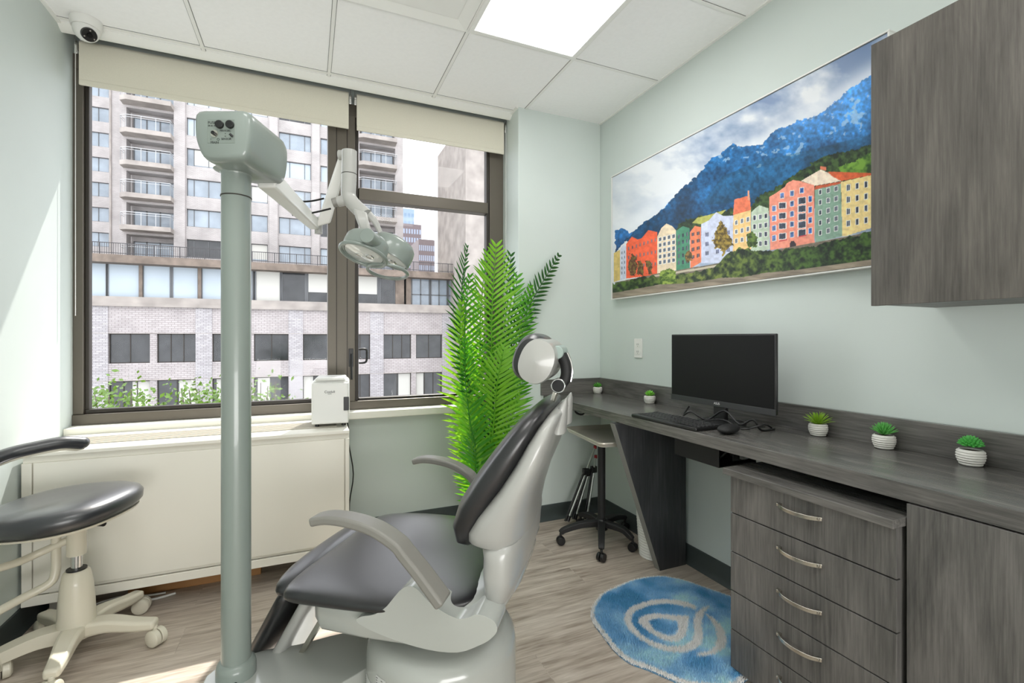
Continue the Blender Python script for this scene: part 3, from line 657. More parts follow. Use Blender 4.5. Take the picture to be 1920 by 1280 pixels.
def wins(P, nx, ny, x0, x1, yt0, yt1, yb0, yb1, w, h_, c=(62,70,86), fr_=(235,235,235)):
    """rows of windows: row tops from yt (left,right) to yb (left,right)"""
    for j in range(ny):
        for i in range(nx):
            fx_ = (i+.5)/nx; fy_ = j/(max(ny-1, 1)); x = x0+(x1-x0)*fx_; y = (yt0*(1-fy_)+yb0*fy_)*(1-fx_)+(yt1*(1-fy_)+yb1*fy_)*fx_; s = (y-(yt0+yt1)/2)*0
            sk = ((yt1-yt0)*(1-fy_)+(yb1-yb0)*fy_)/(x1-x0)
            R = lambda k: P([(x-w/2-k, y-k-sk*w/2), (x+w/2+k, y-k+sk*w/2), (x+w/2+k, y+h_+k+sk*w/2), (x-w/2-k, y+h_+k-sk*w/2)])
            if fr_: S(inside(R(5)), fr_)
            S(inside(R(0)), c, n3, .8)
            S(inside(P([(x-1, y), (x+1, y), (x+1, y+h_), (x-1, y+h_)])), (170, 180, 190))
wins(z6, 8, 3, 295, 600, 715, 615, 890, 860, 12, 32, fr_=None, c=(110,80,90)); wins(z6, 4, 5, 605, 785, 620, 580, 850, 820, 24, 34); wins(z6, 3, 5, 795, 920, 590, 555, 850, 830, 18, 38, fr_=None)
wins(z6, 2, 4, 930, 1035, 570, 550, 800, 770, 26, 34, c=(80,50,60), fr_=None); wins(z6, 3, 3, 1045, 1360, 570, 540, 760, 710, 34, 40, fr_=None, c=(110,115,150))
wins(z6, 2, 5, 232, 285, 760, 740, 960, 950, 8, 26, fr_=None); wins(z8, 3, 3, 25, 185, 665, 620, 830, 800, 20, 36); wins(z8, 3, 4, 195, 350, 615, 590, 860, 840, 24, 40)
wins(z8, 1, 4, 380, 420, 525, 520, 800, 792, 30, 46, c=(52,96,170)); wins(z8, 1, 4, 440, 515, 495, 490, 780, 772, 62, 50); wins(z8, 1, 5, 545, 590, 385, 380, 765, 757, 30, 46, c=(70,100,150)); wins(z8, 1, 5, 620, 695, 450, 440, 745, 735, 66, 56)
wins(z8, 1, 4, 712, 755, 435, 430, 730, 722, 32, 50, c=(52,96,170)); wins(z8, 1, 1, 455, 495, 405, 400, 405, 400, 30, 46, c=(52,96,170)); wins(z8, 1, 1, 640, 675, 358, 352, 358, 352, 32, 46, c=(52,96,170))
wins(z8, 3, 5, 790, 1010, 380, 335, 760, 700, 24, 40); wins(z8, 3, 4, 1045, 1290, 335, 290, 665, 620, 26, 50)
S(inside(z8([(545,920),(545,870),(560,845),(585,845),(602,870),(602,915)])), (60,50,56)); S(inside(z8([(445,845),(520,825),(522,835),(446,853)])), (200,60,70)); S(inside(z8([(625,800),(700,785),(702,797),(626,812)])), (200,60,70))
for P in (z6([(310,860),(340,770),(390,820),(385,990),(315,990)]), z6([(395,870),(430,845),(455,900),(450,990),(400,990)]), z6([(490,850),(530,840),(550,900),(540,980),(500,980)])): foliage(P, (84,48,34), (120,104,52), 3, 71)
foliage(z6([(872,800),(890,755),(920,745),(945,800),(940,850),(885,860)]), (70,60,34), (150,120,56), 3, 72)
foliage(z6([(1155,640),(1180,560),(1215,480),(1245,440),(1275,500),(1310,570),(1345,640),(1350,690),(1290,740),(1270,790),(1250,790),(1240,730),(1180,720)]), (80,66,28), (172,146,62), 3.5, 73)
foliage(z8([(150,850),(150,790),(185,760),(225,775),(250,830),(235,900),(165,905)]), (44,62,24), (104,132,56), 4, 74)
# quay wall, bushes, river
S(inside(z7([(85,1150),(300,1105),(600,1055),(900,985),(1320,905),(1320,960),(600,1100),(85,1180)])), (120,110,96), n3, .5)
S(inside(z7([(270,1115),(600,1062),(600,1072),(270,1125)])), (196,186,166))
def bump_edge(y, amp, s): return y+amp*(fbm(XP, XP*0+3, s, 91, 3)-.5)*2
xs = (XP-1120)*2.56; ys = (YP-80)*2.56
topl = np.interp(xs, [80, 170, 230, 300, 340, 380, 420, 560, 600, 640, 700, 800, 900, 1000, 1120, 1200, 1320], [1150, 1135, 1120, 1120, 1085, 1110, 1105, 1080, 1040, 1000, 985, 1000, 990, 985, 955, 935, 905])
botl = np.interp(xs, [80, 160, 300, 420, 600, 700, 800, 1000, 1200, 1320], [1200, 1186, 1160, 1155, 1128, 1125, 1105, 1085, 1055, 1040])
m = (ys > bump_edge(topl, 16, 9)) & (ys < botl); n = fbm(XP, YP, 8, 81, 3)*.6+n3*.4; q = np.clip((n-.33)*3.2, 0, 1)[..., None]; t = np.clip(1-np.abs(xs-520)/500, 0, 1)[..., None]
c = np.array([22, 38, 22])*(1-q)+(np.array([72, 104, 42])*(1-t)+np.array([126, 138, 62])*t)*q; C[m] = c[m]
foliage(z7([(295,1140),(300,1100),(340,1078),(372,1095),(380,1150),(340,1168),(298,1165)]), (60,88,28), (150,172,76), 4, 83)
m = ys >= botl; rv = fbm(XP*.35, YP*2.2, 9, 85, 4)[..., None]; c = np.array([146, 134, 118])*(.72+.5*rv); C[m] = c[m]
Cl = np.clip(C/255, 0, 1); Cl = np.where(Cl <= .04045, Cl/12.92, ((Cl+.055)/1.055)**2.4); Cl = np.clip(Cl*1.08, 0, 1)
V = np.stack([np.full(YY.size, PXX-RX+.0), (YY-(py0+py1)/2).ravel(), (ZZ-(pz0+pz1)/2).ravel()], 1)
idx = np.arange(NU*NV).reshape(NV, NU); Fq = np.stack([idx[:-1, :-1], idx[:-1, 1:], idx[1:, 1:], idx[1:, :-1]], -1).reshape(-1, 4)
pymesh('print', V.tolist(), Fq.tolist(), vcol_mat('printed_photo', .35, spec=.35), pf, np.concatenate([Cl.reshape(-1, 3), np.ones((NU*NV, 1))], 1))

# ================= RUG =================
rug_px = [(150,590),(160,510),(220,410),(290,350),(380,310),(560,235),(750,200),(900,200),(1100,240),(1300,310),(1540,390)]
rzp = lambda x, y: atZ(1080+x/5.3333, 1040+y/5.3333, .018)
out = [rzp(*p) for p in rug_px]+[Vector((1.675, 1.40, 0)), Vector((1.60, 1.23, 0)), Vector((1.47, 1.135, 0))]+[rzp(*p) for p in [(1690,1215),(1600,1285),(1450,1300),(1100,1262),(960,1210),(820,1150),(700,1100),(560,1050),(450,980),(350,880),(260,760),(190,670)]]
out = [Vector((p.x, p.y, 0)) for p in smooth_path(out+[out[0]], 4)[:-1]]
OX = np.array([p.x for p in out]); OY = np.array([p.y for p in out])
def pin(px_, py_, xs_, ys_):
    m = np.zeros(np.shape(xs_), bool); n = len(px_)
    for i in range(n):
        x0, y0, x1, y1 = px_[i], py_[i], px_[(i+1) % n], py_[(i+1) % n]
        if y0 == y1: continue
        m ^= ((ys_ > min(y0, y1)) & (ys_ <= max(y0, y1))) & (xs_ < x0+(ys_-y0)*(x1-x0)/(y1-y0))
    return m
def edist(xs_, ys_):
    d = np.full(np.shape(xs_), 9.)
    for i in range(len(OX)):
        x0, y0 = OX[i], OY[i]; dx, dy_ = OX[(i+1) % len(OX)]-x0, OY[(i+1) % len(OX)]-y0; t = np.clip(((xs_-x0)*dx+(ys_-y0)*dy_)/(dx*dx+dy_*dy_+1e-12), 0, 1)
        d = np.minimum(d, np.hypot(xs_-x0-t*dx, ys_-y0-t*dy_))
    return d
strokes = [[(1215,515),(1150,480),(1050,450),(900,435),(760,445),(640,480),(540,520),(490,580),(475,640),(500,700),(540,760),(640,840),(760,910),(900,960),(1060,975),(1180,945),(1250,890),(1270,820),(1262,720),(1258,640),(1290,570),(1340,500),(1270,520),(1200,570),(1175,640),(1180,760),(1160,850),(1060,905),(900,905),(760,855),(650,790),(590,720),(552,650),(570,580),(640,540),(720,505),(880,480),(1030,500),(1140,525),(1190,545)],
 [(1130,600),(1050,602),(900,590),(800,578),(700,595),(640,620),(622,665),(660,710),(740,770),(830,830),(920,862),(1030,862),(1100,800),(1125,700)],
 [(1290,580),(1360,610),(1430,680),(1490,760),(1512,860),(1480,930),(1400,980),(1300,1008),(1190,1000),(1230,975),(1330,955),(1390,900),(1412,820),(1390,720),(1340,640)]]
hole = [(725,660),(790,635),(880,632),(960,650),(1010,655),(1020,740),(1000,790),(930,805),(850,780),(780,740)]
sp = [[rzp(*p) for p in s] for s in strokes]; hp = [rzp(*p) for p in hole]
def white(xs_, ys_):
    m = np.zeros(np.shape(xs_), bool)
    for s in sp: m |= pin([p.x for p in s], [p.y for p in s], xs_, ys_)
    return m & ~pin([p.x for p in hp], [p.y for p in hp], xs_, ys_)
N = 150000; rr = np.random.RandomState(8)
ux = rr.uniform(OX.min(), OX.max(), N); uy = rr.uniform(OY.min(), OY.max(), N); k = pin(OX, OY, ux, uy); ux, uy = ux[k], uy[k]; N = len(ux)
ed = edist(ux, uy); hgt = .012+.008*np.clip(ed/.02, 0, 1); ang = rr.uniform(0, 2*PI, N); w_ = .0021; lean = rr.uniform(.001, .009, N); la = rr.uniform(0, 2*PI, N)+0
bx, by = np.cos(ang)*w_, np.sin(ang)*w_; z0 = .003
v0 = np.stack([ux-bx, uy-by, np.full(N, z0)], 1); v1 = np.stack([ux+bx, uy+by, np.full(N, z0)], 1); v2 = np.stack([ux+np.cos(la)*lean, uy+np.sin(la)*lean, hgt+rr.uniform(-.002, .002, N)], 1)
wm = white(ux, uy) | (ed < .014); bn = fbm(ux*1000, uy*1000, 110, 61, 3); base = np.array([[122, 192, 248]])*(1+.5*(bn[:, None]-.5)); base = base+np.array([[46, 28, 14]])*np.clip((bn[:, None]-.5)*5, -1, 1)
wh = np.array([[255, 253, 248]])*np.ones((N, 1)); cc = np.where(wm[:, None], wh, base)*(1+rr.uniform(-.10, .10, (N, 1))); cc = np.clip(cc/255, 0, 1)**1.3
VV = np.stack([v0, v1, v2], 1).reshape(-1, 3); FF = np.arange(3*N).reshape(-1, 3); c3 = np.repeat(np.concatenate([cc, np.ones((N, 1))], 1), 3, 0)
rg = thing('shaggy_rug', 'fluffy blue rug with white swirl drop emblem on the floor', 'rug', (0, 0, 0))
b = nb(); prism(b, [(p.x, p.y) for p in out], 'z', .0005, .006); link('backing', b, mat('rug_backing', (96, 140, 172), .9), rg, smooth=False)
po = pymesh('pile', VV.tolist(), FF.tolist(), vcol_mat('rug_fibre', .9, spec=.1), rg, c3); po['kind'] = 'stuff'

# ================= DENTAL CHAIR (local x = forward, y = towards viewer side) =================
CO = Vector((.2945, 1.3746, 0)); CF = Vector((-.81, .586, 0))
ch = thing('dental_chair', 'black vinyl dental chair with pale grey shell in the middle of the room', 'dental chair', CO, math.atan2(.586, -.81))
# base drum
b = nb(); DC = (-.11, .09, 0)
lathe(b, [(0, .0), (.205, .0), (.205, .018), (.195, .03), (.195, .30), (.190, .325), (.178, .342), (.16, .350), (.10, .352), (0, .352)], DC, 56, 1.0, 1.0)
link('base_drum', b, M_ENAM, ch, angle=50)
b = nb(); lathe(b, [(0, .352), (.11, .352), (.10, .40), (0, .40)], DC, 40); link('lift_column', b, M_ENAM, ch)
b = nb(); prism(b, [(.40, -.20), (.44, -.05), (.44, .12), (.38, .22), (.10, .27), (-.25, .24), (-.28, .0), (-.2, -.2), (.1, -.26)], 'z', .0, .022)
link('floor_plate', b, M_ENAM, ch, smooth=False, bevel=.008)
# bracket carrying the light pole
POLE = Vector((-.166, 1.377, 0))
def loc(p): 
    d = Vector(p)-CO; return (d.x*CF.x+d.y*CF.y, -(d.x*.586+d.y*.81))
pl = [loc((x, y, 0)) for x, y in smooth_path([Vector((x, y, 0)) for x, y in [(-.235, 1.40), (-.19, 1.445), (-.10, 1.455), (-.023, 1.445), (.088, 1.455), (.20, 1.44), (.255, 1.40), (.235, 1.35), (.175, 1.285), (.09, 1.235), (.0, 1.20), (-.10, 1.19), (-.20, 1.22), (-.24, 1.30)]], 4) for x, y in [(x, y)]] if False else None
pts_ = smooth_path([(-.235, 1.40, 0), (-.19, 1.445, 0), (-.10, 1.455, 0), (-.023, 1.445, 0), (.088, 1.450, 0), (.20, 1.43, 0), (.25, 1.385, 0), (.225, 1.335, 0), (.165, 1.285, 0), (.09, 1.245, 0), (.0, 1.205, 0), (-.10, 1.19, 0), (-.20, 1.22, 0), (-.24, 1.30, 0), (-.235, 1.40, 0)], 4)[:-1]
b = nb(); prism(b, [loc(p) for p in pts_], 'z', .205, .250); link('pole_bracket', b, M_ENAM, ch, smooth=False, bevel=.012)
b = nb(); prism(b, [loc((CO.x+(p.x-CO.x-.0)*.0+p.x-CO.x, p.y, 0)) for p in smooth_path([(.0, 1.33, 0), (.03, 1.42, 0), (.11, 1.44, 0), (.16, 1.38, 0), (.10, 1.30, 0), (.0, 1.33, 0)], 3)[:-1]], 'z', .022, .21)
link('bracket_foot', b, M_ENAM, ch, smooth=False, bevel=.01)
# under-seat shell, lofted front to back
def yz(f, z0, z1, hw, e=3.2, yc=.0):
    zc = (z0+z1)/2; return [Vector((f, yc+y, zc+z)) for y, z in sell(hw, (z1-z0)/2, 32, e)]
b = nb(); ring_loft(b, [yz(.172, .41, .465, .20, 5), yz(.166, .388, .478, .245, 5.5), yz(.14, .374, .48, .262, 6), yz(.02, .372, .478, .268, 6), yz(-.08, .374, .478, .270, 6), yz(-.16, .380, .485, .266, 4.5), yz(-.22, .395, .494, .255, 3.8), yz(-.27, .420, .500, .235), yz(-.305, .450, .506, .20), yz(-.325, .475, .505, .13)])
link('seat_shell', b, M_ENAM, ch, angle=60)
b = nb(); tube(b, [(.012, .262, .385), (.010, .266, .43), (.012, .262, .47)], .0009, n=5); link('shell_seam', b, M_TEXT, ch)
mp = [(.015, .452), (-.02, .462), (-.05, .485), (-.078, .520), (-.10, .535), (-.122, .532), (-.15, .508), (-.185, .488), (-.22, .477), (-.245, .483), (-.262, .492), (-.285, .490), (-.305, .480), (-.31, .462), (-.295, .442), (-.27, .425), (-.22, .402), (-.15, .398), (-.07, .408), (0, .425), (.03, .440)]
for s, nm in ((1, 'armrest_mount'), (-1, 'armrest_mount')):
    P2 = smooth_path([(u, v, 0) for u, v in mp]+[(mp[0][0], mp[0][1], 0)], 3)[:-1]
    b = nb(); a0, a1 = (.205, .285) if s > 0 else (-.285, -.205); prism(b, [(p.x, p.y) for p in P2], 'y', a0, a1)
    link(nm, b, M_ENAM, ch, bevel=.03, seg=6, angle=60)
# seat cushion
b = nb()
def cushion(b, secs, e=3.4, n=40):
    ring_loft(b, [[Vector(p) for p in s] for s in secs])
secs = []
for f, zt, zb, hw in ((.262, .470, .445, .215), (.255, .488, .432, .255), (.225, .500, .432, .275), (.12, .504, .442, .288), (0, .500, .450, .292), (-.10, .498, .452, .280), (-.18, .500, .455, .262), (-.235, .500, .460, .235), (-.26, .492, .468, .18)):
    zc = (zt+zb)/2-.004; ring = []
    for y, z in sell(hw, (zt-zb)/2+.008, 40, 2.5):
        dip = -.010*max(0, 1-(y/hw)**2) if z > 0 else 0
        ring.append(Vector((f, y, zc+z+dip)))
    secs.append(ring)
cushion(b, secs); o = link('seat_cushion', b, M_LEATH, ch, angle=80)
sb = o.modifiers.new('round', 'SUBSURF'); sb.levels = 1; sb.render_levels = 2
# leg rest
d = Vector((.54, 0, -.84)).normalized(); nrm = Vector((-.84, 0, -.54)).normalized()
def slab(P0, L_, th, hw0, hw1, off, e=3.5, bend=0, n=9, m_=32):
    rings = []
    for i in range(n+1):
        t = i/n; k = 1 if .06 < t < .94 else (.72 if t in (0, 1) else .95); c = Vector(P0)+d*(L_*t)+nrm*(off+th/2+bend*math.sin(PI*t)); hw = hw0+(hw1-hw0)*t
        rings.append([c+Vector((0, y*(1 if k == 1 else .93), 0))+nrm*z*k for y, z in sell(hw, th/2, m_, e)])
    return rings
b = nb(); r0 = slab((.302, 0, .450), .285, .052, .215, .18, 0)
top = [[Vector((.235, y, .463+z*.8)) for y, z in sell(.20, .026, 32, 3.5)], [Vector((.268, y, .455+z)) for y, z in sell(.215, .027, 32, 3.5)]]
ring_loft(b, r0); o = link('leg_rest_cushion', b, M_LEATH, ch, angle=80)
b = nb(); superball(b, (.272, 0, .450), .048, .235, .040, 3, 2.4, 40, 16); link('knee_cushion', b, M_LEATH, ch)
b = nb(); ring_loft(b, slab((.272, 0, .458), .318, .040, .20, .165, .040, 4)); link('leg_rest_shell', b, M_SHELL, ch, angle=70)
for y in (.15, -.15): b = nb(); sweep_rect(b, [(.17, y, .42), (.20, y, .36), (.30, y, .20)], .02, .012, (0, 1, 0)); link('leg_rest_bracket', b, M_STEEL, ch)
# back: shell and cushion, lofted upward
def lv(z, ff, fr, hw, e=3.0, tilt=0, n=40, dz=0):
    fc = (ff+fr)/2; return [Vector((fc+x, y, z+tilt*(x))) for y, x in sell(hw, abs(ff-fr)/2, n, e)]
b = nb()
ring_loft(b, [lv(.592, -.225, -.325, .15, tilt=.1), lv(.596, -.203, -.338, .20, tilt=.1), lv(.612, -.192, -.345, .228, tilt=.1), lv(.64, -.192, -.350, .236), lv(.68, -.222, -.358, .240), lv(.74, -.280, -.376, .240), lv(.80, -.322, -.402, .235), lv(.85, -.352, -.417, .228), lv(.89, -.380, -.428, .212), lv(.912, -.400, -.433, .185), lv(.92, -.410, -.430, .12)])
link('backrest_shell', b, M_SHELL, ch, angle=70)
b = nb()   # two horns beside the headrest slot
for s in (1, -1):
    ring_loft(b, [[Vector((c[0]+x, s*(c[1])+y, c[2])) for x, y in sell(c[3], c[4], 16, 2.4)] for c in ((-.418, .07, .86, .020, .05), (-.424, .07, .90, .016, .045), (-.432, .066, .93, .009, .03), (-.437, .06, .945, .002, .006))])
link('backrest_rim', b, M_SHELL, ch, angle=70)
b = nb()
ring_loft(b, [lv(.588, -.205, -.218, .13), lv(.594, -.188, -.222, .18), lv(.612, -.174, -.235, .214), lv(.65, -.166, -.25, .230), lv(.70, -.180, -.285, .236), lv(.766, -.222, -.33, .236), lv(.82, -.262, -.36, .232), lv(.865, -.298, -.382, .225), lv(.905, -.332, -.402, .205), lv(.925, -.356, -.405, .17), lv(.935, -.372, -.402, .11)])
o = link('backrest_cushion', b, M_LEATH, ch, angle=80)
b = nb()   # lower hinge cover joining seat and back
ring_loft(b, [lv(.456, -.262, -.290, .13, 3.5, .4), lv(.464, -.254, -.306, .19, 3.5, .4), lv(.49, -.248, -.322, .225, 3.5, .3), lv(.54, -.244, -.336, .234, 3.5, .15), lv(.575, -.240, -.342, .230), lv(.60, -.236, -.346, .230), lv(.615, -.25, -.345, .22)])
link('hinge_cover', b, M_SHELL, ch, angle=70)
# headrest
tl = Matrix.Rotation(math.radians(-21), 3, 'Y')
def pillow(c, rx, rz, hw, e1, e2=2.3, sk=0):
    b = nb(); rings = []
    for j in range(17):
        y = -1+j/8; k = max(1-abs(y)**e1, 0)**(1/2.4); k = max(k, .02)
        rings.append([Vector(c)+tl@Vector((x*k+sk*z_, y*hw, z_*k)) for x, z_ in sell(rx, rz, 40, e2)])
    ring_loft(b, rings); return b
link('headrest_shell', pillow((-.366, 0, 1.040), .046, .059, .124, 16), M_SHELL, ch)
link('headrest_cushion', pillow((-.343, 0, 1.049), .044, .064, .108, 6), M_LEATH, ch)
yb = .035
b = nb(); cyl(b, (-.412, -.05, 1.062), (-.412, .065, 1.062), .0175, n=24); cyl(b, (-.396, 0, 1.058), (-.412, 0, 1.062), .016, n=16); link('tilt_knob', b, mat('sage_plastic', (160, 176, 170), .4), ch, bevel=.002)
b = nb(); tube(b, [(-.420, yb, 1.055), (-.430, yb, 1.035), (-.434, yb, 1.01), (-.430, yb, .990), (-.418, yb, .975)], .0145, n=12); link('headrest_arm', b, M_BLACKM, ch)
b = nb(); tube(b, [(-.436, yb, 1.06), (-.446, yb, 1.035), (-.449, yb, 1.01), (-.445, yb, .985)], .0035, n=8); link('headrest_arm_trim', b, M_CHROME, ch)
b = nb(); cyl(b, (-.415, yb-.02, .975), (-.415, yb+.022, .975), .0195, n=28); link('lock_ring', b, M_CHROME, ch, bevel=.002)
b = nb(); cyl(b, (-.415, yb+.018, .975), (-.415, yb+.026, .975), .0160, n=28); link('lock_knob', b, M_BLACKM, ch, bevel=.002)
b = nb(); sweep_rect(b, [(-.408, .02, .965), (-.398, .02, .93), (-.386, .02, .86)], .05, .012, (0, 1, 0), k=2); link('headrest_bar', b, M_STEEL, ch, bevel=.003)
# armrests
def armrest(s, df, dz):
    path = [(.115, .681), (.075, .690), (.02, .688), (-.04, .675), (-.092, .648), (-.112, .628), (-.15, .588), (-.20, .530)]
    b = nb(); sweep_rect(b, [(f+df, s*.318, z+dz) for f, z in path], .052, .022, (0, 1, 0), k=4, taper=(.92, 1.05)); return link('armrest', b, M_ARM, ch, bevel=.006, seg=3, angle=50)
armrest(1, 0, 0); armrest(-1, .04, -.028)
# product sticker on the drum
b = nb(); 
for a0, a1, z0, z1 in ((1.00, 1.20, .255, .30), (.55, .95, .215, .262), (1.05, 1.42, .222, .242)):
    for k in range(4):
        t0 = a0+(a1-a0)*k/4; t1 = a0+(a1-a0)*(k+1)/4; R_ = .1957
        ring = [Vector((DC[0]+R_*math.cos(t), DC[1]+R_*math.sin(t), z)) for t, z in ((t0, z0), (t1, z0), (t1, z1), (t0, z1))]
        b.faces.new([b.verts.new(p) for p in ring])
link('rating_label', b, mat('label_paper', (214, 216, 214), .5), ch, smooth=False)
rr2 = random.Random(5)
for a0, a1, z0, z1, st in ((1.06, 1.40, .224, .240, 'bar'), (1.01, 1.19, .260, .296, 'line'), (.58, .92, .222, .256, 'line')):
    b = nb()
    if st == 'bar':
        t = a0
        while t < a1:
            w_ = rr2.choice((.004, .008, .012)); R_ = .1960
            b.faces.new([b.verts.new(Vector((DC[0]+R_*math.cos(q_), DC[1]+R_*math.sin(q_), z))) for q_, z in ((t, z0), (t+w_, z0), (t+w_, z1), (t, z1))]); t += w_+rr2.choice((.006, .01))
    else:
        z = z1-.003
        while z > z0:
            R_ = .1960; e_ = a0+(a1-a0)*rr2.uniform(.55, 1)
            b.faces.new([b.verts.new(Vector((DC[0]+R_*math.cos(q_), DC[1]+R_*math.sin(q_), zz_))) for q_, zz_ in ((a0, z), (e_, z), (e_, z+.0018), (a0, z+.0018))]); z -= .006
    link('label_print', b, M_TEXT, ch, smooth=False)
b = nb(); superball(b, (-.33, .02, .05), .045, .02, .012, 2.4, 2.2); link('foot_pedal', b, M_BLACK, ch)

# ================= DENTAL LIGHT (local x right, y forward as seen by the viewer) =================
dl = thing('dental_light', 'pole mounted dental operating lamp with swing arm beside the chair', 'dental light', (0, 0, 0), -YAW)
b = nb(); q = lat(443, 1240, 1.2); px_, py_ = q.x, 1.2
cyl(b, (px_, py_, .20), (px_, py_, 1.535), .0335, n=36); link('pole', b, M_POLE, dl)
b = nb(); lathe(b, [(.0, .20), (.0455, .20), (.0455, .272), (.043, .283), (.0345, .290), (0, .290)], (px_, py_, 0), 36); s_ = link('socket', b, M_POLE, dl)
b = nb(); cyl(b, (px_+.022, py_-.041, .255), (px_+.023, py_-.0445, .255), .004, n=12); link('set_screw', b, M_TEXT, s_)
b = nb(); lathe(b, [(0, 1.455), (.0345, 1.455), (.0345, 1.458), (.0300, 1.459), (.0300, 1.50), (.036, 1.514), (.05, 1.52), (0, 1.52)], (px_, py_, 0), 36); link('neck', b, M_POLE, dl)
b = nb(); cyl(b, (px_, py_, 1.4535), (px_, py_, 1.456), .0352, n=36); link('neck_seam', b, M_ALUD, dl)
# housing: lofted from the front face backwards, narrower at the bottom
def hsec(y, x0, x1, xb0, xb1, z0, z1, r=.02):
    P = [(x0, z1), (x1, z1), (x1, z0+(z1-z0)*.45), (xb1, z0), (xb0, z0), (x0, z0+(z1-z0)*.45)]; out_ = []
    for i in range(6):
        a = Vector(P[i-1]); c = Vector(P[i]); e_ = Vector(P[(i+1) % 6]); d1 = (a-c).normalized()*min(r, (a-c).length*.45); d2 = (e_-c).normalized()*min(r, (e_-c).length*.45)
        for t in (0, .33, .67, 1): p = (c+d1)*(1-t)**2+c*2*t*(1-t)+(c+d2)*t*t; out_.append(Vector((p.x, y, p.y)))
    return out_
xl, xr = lat(362, 0, 1.10).x, lat(469, 0, 1.10).x
zt, zb = CAMH+(HOR-205)/F_PX*1.10, CAMH+(HOR-300)/F_PX*1.10
b = nb(); ring_loft(b, [hsec(1.100, xl+.010, xr-.010, xl+.03, xr-.018, zb+.008, zt-.006), hsec(1.106, xl+.002, xr-.002, xl+.022, xr-.012, zb+.002, zt-.001), hsec(1.12, xl, xr, xl+.02, xr-.010, zb, zt), hsec(1.26, xl+.01, xr+.002, xl+.028, xr-.008, zb, zt), hsec(1.285, xl+.015, xr-.002, xl+.032, xr-.012, zb+.004, zt-.008), hsec(1.292, xl+.03, xr-.014, xl+.045, xr-.024, zb+.02, zt-.02)])
hd = link('control_housing', b, M_POLE, dl, angle=50)
cx0 = lat(388, 0, 1.0985).x; zc0 = lambda yp: CAMH+(HOR-yp)/F_PX*1.0985
b = nb(); box(b, lat(388, 0, 1.0985).x, lat(440, 0, 1.0985).x, 1.0993, 1.101, zc0(268), zc0(223)); link('control_plate', b, mat('control_plate_grey', (128, 138, 131), .45), dl, bevel=.0008)
FY = 1.0990
for x in (412.5, 432): 
    b = nb(); p = lat(x, 234, FY); cyl(b, (p.x, FY-.006, p.z), (p.x, FY+.002, p.z), .0092, n=24); link('fuse_cap', b, M_BLACK, dl, bevel=.001)
b = nb(); p = lat(402, 250.5, FY); cyl(b, (p.x, FY-.001, p.z), (p.x, FY+.002, p.z), .0085, n=20); link('switch_bezel', b, M_STEEL, dl)
b = nb(); cyl(b, (p.x, FY-.007, p.z), (p.x, FY, p.z), .0042, n=14); link('toggle_switch', b, M_BLACK, dl)
b = nb(); p = lat(434, 254, FY); cyl(b, (p.x-.002, FY-.005, p.z+.002), (p.x+.003, FY, p.z-.002), .0025, n=10); link('toggle_switch', b, M_BLACK, dl)
for s, x, y, sz in (('FUSE', 397, 230, .0085), ('5A & 10', 397, 235.5, .0052), ('MANUAL', 422.5, 245, .0062), ('SENSOR', 424, 260.5, .0064), ('MAIN', 402.5, 267, .0078), ('I', 395, 261, .006), ('O', 409, 261.5, .008), ('+', 422.5, 250.5, .005), ('O', 422.5, 255.5, .004)):
    p = lat(x, y, FY); text('lettering', s, sz, M_TEXT, (p.x, FY, p.z), (PI/2, 0, 0), dl, .0002)
# horizontal arm
e0 = Vector((lat(505, 0, 1.285).x, 1.27, 1.528)); e1 = lat(590, 421, 1.76)
b = nb(); sweep_rect(b, [e0, e0.lerp(e1, .5), e1], .040, .042, (1, 0, 0), k=2, taper=(1.25, .9)); link('fixed_arm', b, M_WHITE, dl, bevel=.006, seg=3)
b = nb(); j = lat(597, 423, 1.765); cyl(b, j-Vector((0, 0, .03)), j+Vector((0, 0, .03)), .014, n=18); link('elbow_joint', b, M_SHELL, dl)
# spring arm rising towards the head
s0 = lat(607, 416, 1.77); s1 = lat(646, 290, 1.665)
b = nb(); sweep_rect(b, [s0, s0.lerp(s1, .5), s1], .050, .07, (1, .1, .3), k=2, taper=(1.1, .8)); link('spring_arm', b, M_WHITE, dl, bevel=.006, seg=3)
b = nb(); k0 = lat(648, 291, 1.645); cyl(b, k0-Vector((.024, 0, 0)), k0+Vector((.020, 0, 0)), .017, n=20); link('arm_pivot', b, M_SHELL, dl, bevel=.002)
for a, c in ((lat(556, 378, 1.62), lat(607, 372, 1.70)), (lat(548, 403, 1.60), lat(620, 391, 1.70))):
    b = nb(); tube(b, [a, a.lerp(c, .5)+Vector((0, 0, -.004)), c], .0032, n=8); link('cable_strap', b, M_BLACK, dl)
# swivel neck and Y yoke
HD = 1.62
b = nb(); tube(b, [lat(655, 283, HD), lat(654.5, 330, HD), lat(653, 362, HD)], .0245, n=24, k=3); link('swivel_neck', b, M_SHELL, dl)
b = nb(); p = lat(654.5, 326, HD); cyl(b, p, p-Vector((0, 0, .002)), .0252, n=24); link('neck_seam', b, M_ALUD, dl)
b = nb(); tube(b, [lat(653, 355, HD), lat(655, 372, HD), lat(668, 388, HD-.01), lat(686, 404, HD-.02)], .025, n=22, k=4, radii=(.0245, .024)); tube(b, [lat(655, 365, HD), lat(645, 375, HD), lat(634, 378, HD)], .018, n=18, k=3); link('yoke', b, M_SHELL, dl)
b = nb(); p = lat(634, 378, HD); cyl(b, p, p+Vector((-.018, -.004, -.006)), .0155, n=16); link('yoke_cap', b, M_ARM, dl, bevel=.002)
b = nb(); sweep_rect(b, [lat(676, 398, HD-.03), lat(680, 415, HD-.045), lat(690, 440, HD-.05)], .05, .030, (1, 0, -.3), k=3, taper=(1, .8)); link('head_link', b, M_SHELL, dl, bevel=.008, seg=3)
